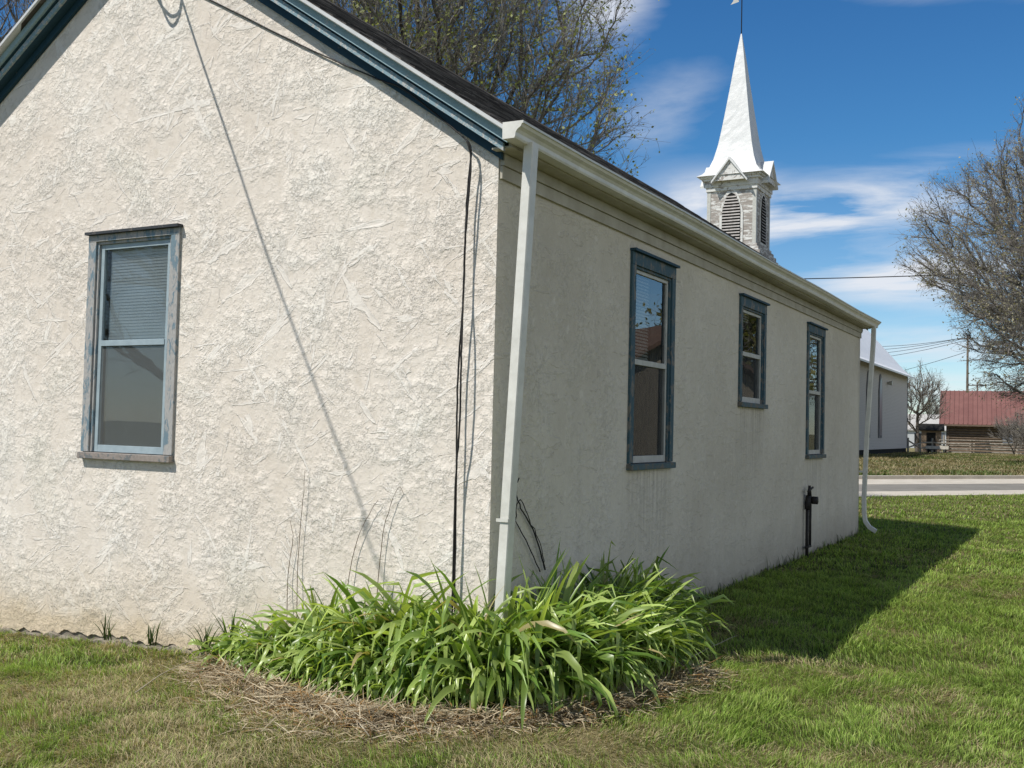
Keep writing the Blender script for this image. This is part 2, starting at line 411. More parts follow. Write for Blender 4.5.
cl = mix(nt, dens, skyc, (8.0, 8.3, 8.9))
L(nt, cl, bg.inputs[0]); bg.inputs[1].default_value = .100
sd = bpy.data.lights.new('sun', 'SUN'); sd.energy = 5.0; sd.angle = R(.53); sd.color = (1, .955, .89)
sun = bpy.data.objects.new('sun', sd); COL.objects.link(sun)
sun.rotation_euler = SUNV.to_track_quat('-Z', 'Y').to_euler(); sun.location = (-20, -30, 50)
S.view_settings.view_transform = 'Standard'; S.view_settings.look = 'None'; S.view_settings.exposure = 0
S.render.engine = 'CYCLES'
S.cycles.max_bounces = 5; S.cycles.diffuse_bounces = 3; S.cycles.glossy_bounces = 3; S.cycles.transparent_max_bounces = 16

# ------------------------------------------------------------------ ground, road
n = 240
xs = np.concatenate([[-900, -400, -150, -60, -30], np.linspace(-16, 14, n), [30, 60, 150, 400, 900]])
ys = np.concatenate([[-300, -80, -30], np.linspace(-9, 30, n), [45, 60, 90, 150, 300, 700, 1600]])
X, Y = np.meshgrid(xs, ys, indexing='ij'); Z = gz(X, Y)
V = np.stack([X.ravel(), Y.ravel(), Z.ravel()], 1)
nx, ny = len(xs), len(ys)
I, J = np.meshgrid(np.arange(nx-1), np.arange(ny-1), indexing='ij'); a = (I*ny+J).ravel()
Fc = np.stack([a, a+ny, a+ny+1, a+1], 1)
tag(mesh_np('ground', V, Fc.ravel(), np.full(len(Fc), 4), M['ground'], smooth=True), kind='structure')

r0, r1 = ground(865, 497)[:2], ground(1024, 495)[:2]
rd = (r1-r0)/np.linalg.norm(r1-r0); rn = np.array([-rd[1], rd[0]])
if rn[1] < 0: rn = -rn
def off(py): return (ground(945, py)[:2]-r0)@rn
def strip(name, d0, d1, z, m, thick=0):
    b = MB()
    if thick:
        b.obox((*r0, z), (*rd, 0), (*rn, 0), (0, 0, 1), (-60, d0, -thick), (160, d1, 0))
    else:
        nseg = 60
        t = np.linspace(-60, 160, nseg)
        vs = [(*(r0+rd*k+rn*d0), z) for k in t]+[(*(r0+rd*k+rn*d1), z) for k in t]
        b.add(vs, [(i, i+1, nseg+i+1, nseg+i) for i in range(nseg-1)])
    return tag(b.build(name, m), kind='structure')
dA, dB, dC, dD = off(491.5), off(484.6), off(479.6), off(478)
strip('sidewalk', 0, dA, .022, M['concrete_road'], .06)
strip('road', dA, dB, .016, M['asphalt'])
strip('gutter_pan', dB, dC, .020, M['concrete_road'])
strip('kerb', dC, dC+.3, .14, M['concrete_road'], .2)
print('road bands', dA, dB, dC)

# ------------------------------------------------------------------ the house
house = thing('house', 'cream stucco house with teal-blue trim, dark shingle gable roof and white gutters', 'house', (-3.234, 5.9, 0))
def part(b, name, m, parent=house, **k):
    o = b.build(name, m, None, **k)
    # house geometry is in world space; keep it there
    o.parent = parent
    base = parent
    off_ = Vector((0, 0, 0))
    while base: off_ += base.location if base.parent is None else Vector((0, 0, 0)); base = base.parent
    if parent.parent is None: o.matrix_parent_inverse = Matrix.Translation(-off_)
    else: o.matrix_parent_inverse = Matrix.Identity(4)
    return o
XR, ZE, SL, LEN = -3.234, 3.287, .6675, 11.79
def low(x): return ZE-SL*x if x > XR else ZE-SL*XR+SL*(x-XR)
W1, W2, W3 = 2.161, 5.151, 8.171
ZT, ZB, WW = 3.065, 1.271, 1.007
IN = .085      # trim width hides hole edge
def wall_grid(us, vs, holes, fn, b):
    us = sorted(us); vs = sorted(vs)
    for i in range(len(us)-1):
        for j in range(len(vs)-1):
            cu_, cv = (us[i]+us[i+1])/2, (vs[j]+vs[j+1])/2
            if any(h[0] < cu_ < h[1] and h[2] < cv < h[3] for h in holes): continue
            b.add([fn(us[i], vs[j]), fn(us[i+1], vs[j]), fn(us[i+1], vs[j+1]), fn(us[i], vs[j+1])], [(0, 1, 2, 3)])
    for h in holes:   # reveals
        for (p, q) in (((h[0], h[2]), (h[1], h[2])), ((h[1], h[2]), (h[1], h[3])), ((h[1], h[3]), (h[0], h[3])), ((h[0], h[3]), (h[0], h[2]))):
            b.add([fn(*p), fn(*q), fn(*q, .18), fn(*p, .18)], [(0, 1, 2, 3)])
# gable wall (with ragged foot where the stucco ends)
b = MB()
hx0, hx1 = -3.754+IN, -2.747-IN
foot = lambda x: .045+.043*x+.015*math.sin(x*3.1)+.010*math.sin(x*11.3+1)+.012*math.sin(x*37+.3)
HO = [(hx0, hx1, ZB+.04, ZT-.09)]
us = sorted(set([-2*3.234, hx0, hx1, 0.0])); vs = [.16, ZB+.04, ZT-.09, 3.2]
wall_grid(us, vs, HO, lambda u, v, d=0: (u, d, v), b)
b.add([(-6.468, 0, 3.2), (0, 0, 3.2), (0, 0, low(0)+.07), (XR, 0, low(XR)+.07), (-6.468, 0, low(-6.468)+.07)], [(0, 1, 2, 3, 4)])
fx = np.linspace(-6.468, 0, 420)
b.add([(x, 0, .16) for x in fx]+[(x, 0, foot(x)+random.uniform(-.006, .006)) for x in fx], [(i+1, i, 420+i, 421+i) for i in range(419)])
b.add([(x, 0, foot(x)+.0) for x in fx]+[(x, .05, foot(x)+.01) for x in fx], [(i+1, i, 420+i, 421+i) for i in range(419)])
# return of the stucco skin and thin body behind so it blocks the light
b.box((-6.44, .18, .02), (hx0, .2, 3.2)); b.box((hx1, .18, .02), (-.03, .2, 3.2)); b.box((hx0, .18, .02), (hx1, .2, ZB+.04)); b.box((hx0, .18, ZT-.09), (hx1, .2, 3.2))
tag(part(b, 'gable_wall', M['stucco']))
# side wall
b = MB()
holes = [(W1+IN, W1+WW-IN, ZB+.04, ZT-.12), (W2+IN, W2+WW-IN, 1.868+.04, 3.067-.12), (W3+IN, W3+WW-IN, ZB+.04, ZT-.12)]
us = [0, LEN]+[h[0] for h in holes]+[h[1] for h in holes]; vs = [.10]+[h[2] for h in holes[:2]]+[h[3] for h in holes[:2]]+[3.36]
wall_grid(sorted(set(us)), sorted(set(vs)), holes, lambda u, v, d=0: (-d, u, v), b)
fy = np.linspace(0, LEN, 700); foot2 = lambda y: .0+.03*math.sin(y*2.1+1)+.02*math.sin(y*9.3)+.012*math.sin(y*31)
b.add([(0, y, .10) for y in fy]+[(0, y, foot2(y)+random.uniform(-.008, .008)) for y in fy], [(i, i+1, 701+i, 700+i) for i in range(699)])
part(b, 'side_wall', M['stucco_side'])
# back and far walls, ceiling
b = MB()
b.box((-6.468, LEN-.2, .02), (-.003, LEN, 3.3)); b.add([(-6.468, LEN-.004, 3.3), (-.003, LEN-.004, 3.3), (XR, LEN-.004, low(XR)+.1)], [(0, 1, 2)])
b.box((-6.465, .2, .02), (-6.3, LEN-.2, 3.36))
b.box((-6.3, .2, 3.2), (-.2, LEN-.2, 3.24))
part(b, 'far_wall', M['stucco_side'])
b = MB(); b.box((-6.44, .014, -.6), (-.035, LEN-.035, .16)); part(b, 'foundation', M['concrete'])
# loose crumbled footing in front of the gable wall
b = MB()
fx = np.linspace(-6.4, -1.6, 260); fj = [random.uniform(-.006, .006) for _ in fx]
ztop = [.043*x+.012+.014*math.sin(x*9)+.01*math.sin(x*23)+random.uniform(-.006, .006) for x in fx]
b.add([(x, .013, z_+.012) for x, z_ in zip(fx, ztop)]+[(x, -.022+f_*2, z_) for x, z_, f_ in zip(fx, ztop, fj)]+[(x, -.04, z_-.3) for x, z_ in zip(fx, ztop)], [(i+1, i, 260+i, 261+i) for i in range(259)]+[(i+261, 260+i, 520+i, 521+i) for i in range(259)])
part(b, 'footing', M['concrete'])
# interior partition and floor seen through the panes
b = MB(); b.box((-6.3, 1.6, .4), (-.25, 1.62, 3.2)); b.box((-1.5, 1.62, .4), (-1.48, LEN-.2, 3.2)); b.box((-6.3, .2, .4), (-.2, LEN-.2, .42))
part(b, 'interior', M['dark'])

# ---- roof: stepped shingle courses on both slopes
RT = .232
def roof_slope(sign):
    bb = MB()
    y0, y1 = -.20, LEN+.21
    prof = []
    run = 3.234+.16; ncs = 30
    for i in range(ncs):
        a0 = run*i/ncs; a1 = run*(i+1)/ncs
        za = low(XR)+RT-SL*a0; zb = low(XR)+RT-SL*a1
        prof.append((a0, za+.003)); prof.append((a1, zb+.013))
        prof.append((a1, zb+.003))
    prof.append((run, low(XR)+RT-SL*run-.02)); prof.append((0, low(XR)+RT-.04))
    # courses broken along y so the edges waver a little
    ys_ = np.linspace(y0, y1, 60)
    npf = len(prof); vs = []
    for k, y in enumerate(ys_):
        for (a_, z_) in prof:
            j = 0 if k in (0, 59) else random.uniform(-.004, .004)
            vs.append((XR+sign*a_, y, z_+j-.012*math.sin(a_*1.1)*math.sin(y*.5)))
    fs = []
    for k in range(59):
        for i in range(npf):
            j = (i+1) % npf
            q = (k*npf+i, k*npf+j, (k+1)*npf+j, (k+1)*npf+i)
            fs.append(q if sign > 0 else q[::-1])
    fs += [tuple(range(npf)), tuple(range(59*npf, 60*npf))[::-1]]
    bb.add(vs, fs)
    return bb
rf = roof_slope(1); r2 = roof_slope(-1); rf.add(r2.v, r2.f)
zr = low(XR)+RT; rf.add([(XR+a_, y, zr-SL*abs(a_)+h_) for y in (-.2, LEN+.21) for a_, h_ in ((-.14, .016), (0, .022), (.14, .016), (.14, -.01), (-.14, -.01))], [(0, 1, 6, 5), (1, 2, 7, 6), (2, 3, 8, 7), (4, 0, 5, 9), (0, 4, 3, 2, 1), (5, 6, 7, 8, 9)])
roof = part(rf, 'roof', M['shingle'])
# ---- raking trim on the gables; profile = (depth towards viewer, height above the lower line)
def rake(prof, name, m, yy=0.0, dirn=-1, parent=house, xe=.147):
    bb = MB()
    for sgn in (1, -1):
        x0, x1 = XR, (xe if sgn > 0 else 2*XR-xe)
        z0, z1 = low(XR), low(xe)
        pts0 = [(x0, yy+dirn*a_, z0+h_) for a_, h_ in prof]; pts1 = [(x1, yy+dirn*a_, z1+h_) for a_, h_ in prof]
        k = len(prof)
        fs = [(i, (i+1) % k, k+(i+1) % k, k+i) for i in range(k)]+[tuple(range(k, 2*k))]
        if sgn < 0: fs = [f[::-1] for f in fs]
        bb.add(pts0+pts1, fs)
    return part(bb, name, m, parent)
for yy, dr in ((0, -1), (LEN, 1)):
    rake([(.002, 0), (.030, 0), (.030, .07), (.1, .072), (.1, .2), (.002, .2)], 'rake_frieze', M['teal'], yy, dr, house, .035)
    rake([(.101, .069), (.122, .069), (.122, .118), (.101, .118)], 'rake_moulding', M['teal_light'], yy, dr, house, .10)
    rake([(.101, .119), (.135, .128), (.135, .205), (.101, .205)], 'rake_backing', M['teal'], yy, dr, house, .11)
    fa = rake([(.1355, .137), (.160, .137), (.160, .197), (.1355, .197)], 'bargeboard', M['blue_fascia'], yy, dr)
    rake([(.1365, .199), (.206, .199), (.214, .206), (.214, .232), (.1995, .232), (.1995, .214), (.1365, .214)], 'drip_edge', M['drip'], yy, dr, fa, .15)
# ---- eave: frieze boards, soffit, gutter
def eave(sgn):
    fx_ = (lambda x: x) if sgn > 0 else (lambda x: 2*XR-x)
    b = MB()
    b.box((fx_(.003), .01, 3.155), (fx_(.022), LEN-.01, 3.235)); b.box((fx_(.003), .01, 3.238), (fx_(.036), LEN-.01, 3.31))
    part(b, 'eave_frieze', M['cream'])
    b = MB(); b.box((fx_(.003), -.095, 3.314), (fx_(.146), LEN+.095, 3.325)); b.box((fx_(.125), -.099, 3.326), (fx_(.146), LEN+.099, 3.40))
    part(b, 'soffit', M['cream'])
    b = MB()
    # K-style gutter, open top
    pr = [(0, 0), (.078, 0), (.084, .012), (.086, .035), (.098, .052), (.118, .066), (.126, .082), (.135, .084), (.135, .098), (.128, .098), (.122, .094), (.112, .074), (.092, .058), (.079, .036), (.077, .007), (.006, .007), (.006, .100), (0, .100)]
    pr = [(a_*1.04, h_*1.0) for a_, h_ in pr]
    z0 = 3.332
    segs = np.linspace(-.215, LEN+.215, 14)
    for i in range(13):
        y0_, y1_ = segs[i], segs[i+1]-(.0 if i == 12 else 0)
        dz0 = -.006*math.sin(i*1.3); dz1 = -.006*math.sin((i+1)*1.3)
        P0 = (fx_(.148), y0_, z0+dz0); P1 = (fx_(.148), y1_, z0+dz1)
        k = len(pr); p0 = np.array(P0); p1 = np.array(P1)
        vs = [p0+np.array((sgn*a_, 0, h_)) for a_, h_ in pr]+[p1+np.array((sgn*a_, 0, h_)) for a_, h_ in pr]
        fs = [(j, (j+1) % k, k+(j+1) % k, k+j) for j in range(k)]
        b.add(vs, fs if sgn < 0 else [f[::-1] for f in fs])
    for ye, dz in ((-.219, 0), (LEN+.2155, -.006*math.sin(13*1.3))):
        pc = [(0, 0), (.078, 0), (.084, .012), (.086, .035), (.098, .052), (.118, .066), (.126, .082), (.135, .084), (.135, .100), (0, .102)]
        k = len(pc); vs = [(fx_(.147+a_*1.05), ye, z0+dz+h_-.001) for a_, h_ in pc]+[(fx_(.147+a_*1.05), ye+.0035, z0+dz+h_-.001) for a_, h_ in pc]
        b.add(vs, [tuple(range(k)), tuple(range(k, 2*k))[::-1]]+[(j, (j+1) % k, k+(j+1) % k, k+j) for j in range(k)])
    g = part(b, 'gutter', M['gutter'])
    if sgn > 0:   # a few sleeve joints
        for yj in (3.05, 6.1, 9.15):
            b = MB(); b.box((.2905, yj, 3.415), (.2925, yj+.03, 3.428)); part(b, 'gutter_joint', M['gutter'], g)
eave(1); eave(-1)
# ---- downspouts
def pipe_rect(bb, pts, wx, wy):
    # rectangular pipe along pts; wx size along X, wy along Y
    rings = []
    for p in pts:
        x, y, z, tx, tz = p    # tx,tz tangent in the xz plane
        n_ = np.array((tz, 0, -tx)) ; n_ = n_/np.linalg.norm(n_)
        c = np.array((x, y, z)); s_ = np.array((0, 1, 0))
        ch = .22
        pr = [(-.5, -.5+ch), (-.5+ch, -.5), (.5-ch, -.5), (.5, -.5+ch), (.5, .5-ch), (.5-ch, .5), (-.5+ch, .5), (-.5, .5-ch)]
        pr = [(-.5, -.42), (-.42, -.5), (.42, -.5), (.5, -.42), (.5, .42), (.42, .5), (-.42, .5), (-.5, .42)]
        rings.append([c+n_*wx*a_+s_*wy*b_ for a_, b_ in pr])
    k = 8
    vs = [v for r_ in rings for v in r_]
    fs = [(i*k+j, i*k+(j+1) % k, (i+1)*k+(j+1) % k, (i+1)*k+j) for i in range(len(pts)-1) for j in range(k)]
    fs += [tuple(range(k)), tuple(range((len(pts)-1)*k, len(pts)*k))[::-1]]
    bb.add(vs, fs)
b = MB()
pipe_rect(b, [(.232, -.005, 3.345, -.02, -1), (.224, -.01, 3.1, -.03, -1), (.150, -.025, 1.3, -.03, -1), (.112, -.02, .5, -.03, -1), (.105, -.02, .18, 0, -1), (.13, -.02, .08, .5, -1), (.24, -.02, .03, 1, -.3)], .066, .083)
ds = part(b, 'downspout', M['gutter']); ds['label'] = 'near white downspout at the sunlit corner of the house'
b = MB()
b.box((.085, -.074, 1.02), (.168, -.070, 1.04)); b.box((.164, -.070, 1.02), (.168, .020, 1.04)); b.box((.085, .016, 1.02), (.164, .020, 1.04))
part(b, 'strap', M['gutter'], ds)
b = MB()
yb = LEN+.02
pipe_rect(b, [(.205, yb, 3.345, 0, -1), (.20, yb, 3.1, -.02, -1), (.115, yb, 1.6, -.06, -1), (.08, yb, .6, -.02, -1), (.085, yb, .34, .1, -1), (.105, yb, .22, .6, -1), (.17, yb, .13, 1, -.7), (.27, yb, .07, 1, -.5)], .066, .08)
ds2 = part(b, 'downspout', M['gutter']); ds2['label'] = 'far white downspout with a kicked-out foot'
b = MB(); b.box((0, yb-.046, 1.0), (.13, yb-.042, 1.03)); b.box((.122, yb-.046, 1.0), (.126, yb+.044, 1.03)); part(b, 'strap', M['gutter'], ds2)

# ---- windows.  fn maps (u along wall, v up, d outward) to world
def window(fn, u0, u1, z0, z1, trim, sillm, sashm, glass, label, style):
    def bx(bb, a0, a1, c0, c1, d0, d1, mi=0):
        p = [fn(u, v, d) for u in (a0, a1) for v in (c0, c1) for d in (d0, d1)]
        lo = [min(q[i] for q in p) for i in range(3)]; hi = [max(q[i] for q in p) for i in range(3)]
        bb.box(lo, hi, mi)
    t = .088 if style == 'front' else .085
    hh = .075 if style == 'front' else .125
    b = MB()
    zs = z0+.055
    bx(b, u0, u0+t, zs, z1-hh, -.01, .022); bx(b, u1-t, u1, zs, z1-hh, -.01, .022)
    bx(b, u0, u1, z1-hh, z1-.022, -.01, .024)
    # inner stop
    bx(b, u0+t, u0+t+.022, zs, z1-hh, -.055, .006); bx(b, u1-t-.022, u1-t, zs, z1-hh, -.055, .006); bx(b, u0+t+.022, u1-t-.022, z1-hh-.022, z1-hh, -.055, .006)
    fr = part(b, 'window', trim, bevel=.003); fr['label'] = label
    b = MB(); bx(b, u0-.012, u1+.012, z1-.021, z1, -.005, .055); part(b, 'header_cap', M['teal'] if style == 'side' else M['cap'], fr)
    b = MB(); bx(b, u0-.005, u1+.005, z0, z0+.05, -.05, .05); part(b, 'sill', sillm, fr, bevel=.004)
    a0, a1 = u0+t+.022, u1-t-.022; c0, c1 = zs, z1-hh-.022
    zm = c0+(c1-c0)*.52
    s = .042 if style == 'front' else .03
    D = -.012
    # upper sash
    b = MB()
    bx(b, a0+.001, a0+s, c0, c1, D-.03, D); bx(b, a1-s, a1-.001, c0, c1, D-.03, D)
    bx(b, a0+s, a1-s, c1-s, c1-.001, D-.03, D-.001)
    bx(b, a0+s, a1-s, zm-.02, zm+.025, D-.03, D+.006)
    bx(b, a0+s, a1-s, c0, c0+s*(1.3 if style == 'front' else 1.9), D-.03, D-.001)
    part(b, 'sash', sashm, fr, bevel=.002)
    b = MB(); b.add([fn(a0+s, zm+.025, D-.016), fn(a1-s, zm+.025, D-.016), fn(a1-s, c1-s, D-.016), fn(a0+s, c1-s, D-.016)], [(0, 1, 2, 3)]); part(b, 'pane', glass, fr)
    b = MB(); b.add([fn(a0+s, c0+s, D-.026), fn(a1-s, c0+s, D-.026), fn(a1-s, zm-.02, D-.026), fn(a0+s, zm-.02, D-.026)], [(0, 1, 2, 3)]); part(b, 'pane', M['glass'], fr)
    b = MB(); b.add([fn(a0+s, c0+s, D-.008), fn(a1-s, c0+s, D-.008), fn(a1-s, zm-.02, D-.008), fn(a0+s, zm-.02, D-.008)], [(0, 1, 2, 3)]); part(b, 'insect_screen', M['screen'] if style == 'side' else M['fscreen'], fr)
    # room side
    b = MB()
    if style == 'front':
        zz = c0+.03
        while zz < c1-.02:
            k = (zz-c0)/(c1-c0)
            p = [fn(a0+.06, zz, -.062), fn(a1-.02, zz+.002, -.062), fn(a1-.02, zz+.0265, -.068), fn(a0+.06, zz+.0245, -.068)]
            b.add(p, [(0, 1, 2, 3)]); zz += .024
        part(b, 'blind', M['blind'], fr)
    else:
        zz = zm-.02 if label.startswith('near') else c1-.12
        while zz < c1-.01:
            p = [fn(a0+.03, zz, -.055), fn(a0+.46, zz, -.055), fn(a0+.46, zz+.02, -.068), fn(a0+.03, zz+.02, -.068)]
            b.add(p, [(0, 1, 2, 3)]); zz += .028
        part(b, 'blind', M['blind'], fr)
        b = MB()
        for i in range(8):
            ua = a1-.22+i*.024; bx(b, ua, ua+.02, c0, c1, -.2-.012*(i % 2), -.19-.012*(i % 2))
        part(b, 'curtain', M['curtain'], fr)
    return fr
M['cap'] = peeled('dark_drip_cap', (.04, .045, .05), (.13, .12, .11), .55, 12)
window(lambda u, v, d: (u, -d, v), -3.754, -2.747, ZB, ZT, M['peel_frame'], M['sill_wood'], M['alu'], M['glass_front'], 'sunlit gable window with peeling grey-blue trim and lowered blinds', 'front')
fs_ = lambda u, v, d: (d, u, v)
window(fs_, W1, W1+WW, ZB, ZT, M['side_frame'], M['side_sill'], M['white_sash'], M['glass'], 'near tall side window with blue trim and half blind', 'side')
window(fs_, W2, W2+WW, 1.868, 3.067, M['side_frame'], M['side_sill'], M['white_sash'], M['glass'], 'middle side window, shorter than the other two', 'side')
window(fs_, W3, W3+WW, ZB, ZT, M['side_frame'], M['side_sill'], M['white_sash'], M['glass'], 'far tall side window near the back corner', 'side')

# ---- gas riser on the side wall
b = MB()
yg = 8.10
b.tube([(.05, yg, -.1), (.05, yg, .62)], .021, 10); b.tube([(.05, yg+.17, .13), (.05, yg+.17, .70)], .016, 10)
b.tube([(.05, yg-.06, .135), (.05, yg+.19, .135)], .018, 8)
b.tube([(.05, yg, .62), (.055, yg+.02, .70), (.06, yg, .80)], [.034, .045, .03], 10)
b.tube([(.06, yg+.17, .70), (.06, yg+.12, .78), (.06, yg+.03, .84)], .02, 8)
gp = part(b, 'gas_pipe', M['pipe'], smooth=True)
b = MB(); b.tube([(.10, yg+.05, .74), (.17, yg+.05, .74)], [.05, .05], 12); b.tube([(.08, yg-.1, .86), (.08, yg+.16, .90)], .014, 8); b.tube([(.07, yg+.02, .80), (.07, yg+.02, .93)], [.03, .016], 8)
part(b, 'regulator', M['pipe'], gp, smooth=True)

# ------------------------------------------------------------------ cables
def cable(name, paths, r, label, cat='cable', m=None):
    b = MB()
    for p in paths: b.tube(p, r, 6)
    return tag(b.build(name, m or M['cable'], smooth=True), label, cat)
def smooth_path(P, k=6, jit=0):
    P = [np.array(p, float) for p in P]; out = []
    for i in range(len(P)-1):
        p0 = P[max(i-1, 0)]; p1 = P[i]; p2 = P[i+1]; p3 = P[min(i+2, len(P)-1)]
        for j in range(k):
            t = j/k
            q = .5*((2*p1)+(-p0+p2)*t+(2*p0-5*p1+4*p2-p3)*t*t+(-p0+3*p1-3*p2+p3)*t**3)
            out.append(q+np.random.default_rng(i*31+j).normal(0, 1, 3)*jit)
    return out+[P[-1]]
rk = [(-3.1, -.012, 5.05), (-2.51, -.012, 4.735), (-1.623, -.012, 4.255), (-.98, -.03, 3.93), (-.7, -.075, 3.80), (-.4, -.066, 3.57), (-.22, -.066, 3.42)]
h1 = [(-.22, -.066, 3.42), (-.17, -.060, 3.33), (-.195, -.055, 3.0), (-.20, -.06, 2.4), (-.225, -.055, 1.9), (-.222, -.05, 1.2), (-.215, -.04, .3)]
h2 = [(-.20, -.066, 3.40), (-.165, -.066, 3.25), (-.19, -.066, 2.8), (-.20, -.06, 2.5), (-.185, -.085, 2.1), (-.19, -.08, 1.6), (-.222, -.06, 1.2), (-.23, -.045, .3)]
cable('television_cable', [smooth_path(rk, 8, .001), smooth_path(h1, 8, .001), smooth_path(h2, 8, .001)], .0060, 'thin black cable running down the gable and hanging in two strands beside the corner')
# power drop from the gable peak towards a pole behind the camera; casts the long shadow on the wall
s3 = np.array((.388, .644, -1.))
def from_shadow(x, z, Lh):       # point whose shadow on y=0 is (x,0,z), at distance Lh before the wall
    return np.array((x-s3[0]/s3[1]*Lh, -Lh, z+Lh/s3[1]))
dr = []
for k, (x, z) in enumerate([(-2.90, 4.95), (-2.62, 4.33), (-2.28, 3.62), (-1.86, 2.72), (-1.36, 1.75), (-.95, .97), (-.6, .28)]):
    dr.append(from_shadow(x, z, .12+k*.5))
tail = dr[-1]
dr += [tail+np.array((1.0, -4.5, 1.1)), tail+np.array((2.2, -11, 2.3)), tail+np.array((4, -22, 3.2))]
dr = [np.array((-3.0, -.03, 5.22))]+dr
loops = [[(-3.05, -.03, 5.25)]+[from_shadow(x, z, .13) for x, z in ((-3.12, 4.92), (-2.98, 4.72), (-2.88, 4.70), (-2.84, 4.80))]+[(-2.92, -.1, 5.15)],
         [(-3.1, -.03, 5.25)]+[from_shadow(x, z, .16) for x, z in ((-3.08, 4.88), (-2.95, 4.63), (-2.86, 4.68), (-2.83, 4.9))]+[(-2.9, -.14, 5.3)]]
cable('power_drop_cable', [smooth_path(dr, 8)]+[smooth_path(l, 6) for l in loops], .0105, 'overhead service cable from the gable peak with drip loops, shadow slanting across the wall')
# pole that carries it, behind the camera
def utility_pole(base, h, ax, label, small=False, group=None):
    t = thing('utility_pole', label, 'utility pole', base, group)
    b = MB(); b.tube([(0, 0, -.2), (0, 0, h*.5), (.02, 0, h)], [.17, .15, .11], 10); p = b.build('pole', M['pole'], t, smooth=True)
    ax = np.array((ax[0], ax[1], 0.)); ax /= np.linalg.norm(ax); ay = np.array((-ax[1], ax[0], 0))
    b = MB(); b.obox((0, 0, 0), ax, ay, (0, 0, 1), (-1.2, -.08-.12, h-.55), (1.2, .04-.12, h-.42)); c = b.build('crossarm', M['pole'], t)
    for k in (-1.1, -.6, .6, 1.1):
        b = MB(); q = ax*k+ay*-.14; b.tube([(*q[:2], h-.42), (*q[:2], h-.34), (*q[:2], h-.27)], [.03, .055, .035], 8); b.build('insulator', M['dark'], t)
    return t
utility_pole((*dr[-1][:2], 0), float(dr[-1][2])+.3, (1, 0, 0), 'wooden utility pole behind the viewer that carries the service drop')

# ------------------------------------------------------------------ plants
def blades(name, P, h, width, lean_az, lean, cb, ct, m, bend=.5, kind='stuff', label=None, cat=None):
    n = len(P); d = np.stack([np.cos(lean_az), np.sin(lean_az), np.zeros(n)], 1)
    fa = lean_az+np.pi/2+rng.normal(0, .7, n); s = np.stack([np.cos(fa), np.sin(fa), np.zeros(n)], 1)*width[:, None]*.5
    up = np.array([0, 0, 1.])
    m1 = P+d*(h*lean*.35)[:, None]+up*(h*.55)[:, None]
    tp = P+d*(h*lean*(.9+bend))[:, None]+up*(h*(1-.35*np.minimum(lean, 1.6)*.5))[:, None]
    V = np.stack([P-s, P+s, m1-s*.8, m1+s*.8, tp], 1).reshape(-1, 3)
    base = (np.arange(n)*5)[:, None]
    Fq = np.concatenate([base+np.array([[0, 1, 3, 2]]), base+np.array([[2, 3, 4]])], 1).ravel()
    lt = np.tile([4, 3], n)
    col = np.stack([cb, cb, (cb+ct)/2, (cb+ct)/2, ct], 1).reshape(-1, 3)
    return tag(mesh_np(name, V, Fq, lt, m, col=col), label, cat, kind=kind)
def in_house(x, y): return (x > -6.5) & (x < .0) & (y > -.0) & (y < LEN+.02)
def road_d(x, y): return (np.stack([x, y], -1)-r0)@rn
def sample(n, dmin, dmax, pxl=-110, pxr=1150):
    # uniform over world area of a camera-centred wedge (only decides how far the lawn is detailed)
    dep = np.sqrt(rng.random(n)*(dmax**2-dmin**2)+dmin**2); px = rng.uniform(pxl, pxr, n)
    f2 = np.array([cd[0], cd[1]]); f2 /= np.linalg.norm(f2); r2_ = np.array([f2[1], -f2[0]])
    return CAM[:2]+f2*dep[:, None]+r2_*(dep*(px-512)/F)[:, None]
def grass_cols(x, y, n):
    dry = fbm(x, y, 1.1, 11, 4); dry2 = fbm(x, y, 5., 5, 3)
    # measured character: greener along the right lawn, drier near the camera and in front of the gable
    side = np.clip((x+.4*y-.9)/1.2, 0, 1)
    near = np.clip((-.25-(y-.62*x+.0))/1.5, -1, 1)
    d = .40*(dry-.5)*6.5+.30*(dry2-.5)*5+.62-.60*side+.10*np.clip(-y-.8, 0, 1)+.55*np.clip((2.6-(np.hypot(x-CAM[0], y-CAM[1])-3.6)), 0, 1)*side
    farside = np.clip((y-4)/8, 0, 1); d = d-.12*farside
    bed = np.clip(1-np.hypot((x-.3)/1.7, (y+.75)/.75), 0, 1); d = d+.9*bed
    d = np.clip(d, .04, .97)
    isdry = rng.random(n) < d*.9
    g0 = np.array([.02, .035, .005]); g1 = np.array([.34, .58, .08])  # very dark g0 puts the turf's self-shadow into the blade bases
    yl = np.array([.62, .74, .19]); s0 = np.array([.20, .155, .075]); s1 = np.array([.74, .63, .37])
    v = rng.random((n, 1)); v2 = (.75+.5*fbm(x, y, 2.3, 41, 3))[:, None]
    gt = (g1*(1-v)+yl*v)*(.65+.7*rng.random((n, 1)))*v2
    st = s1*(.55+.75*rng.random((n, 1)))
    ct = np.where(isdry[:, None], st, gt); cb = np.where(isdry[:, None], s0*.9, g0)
    return cb, ct, isdry, d
allP = []
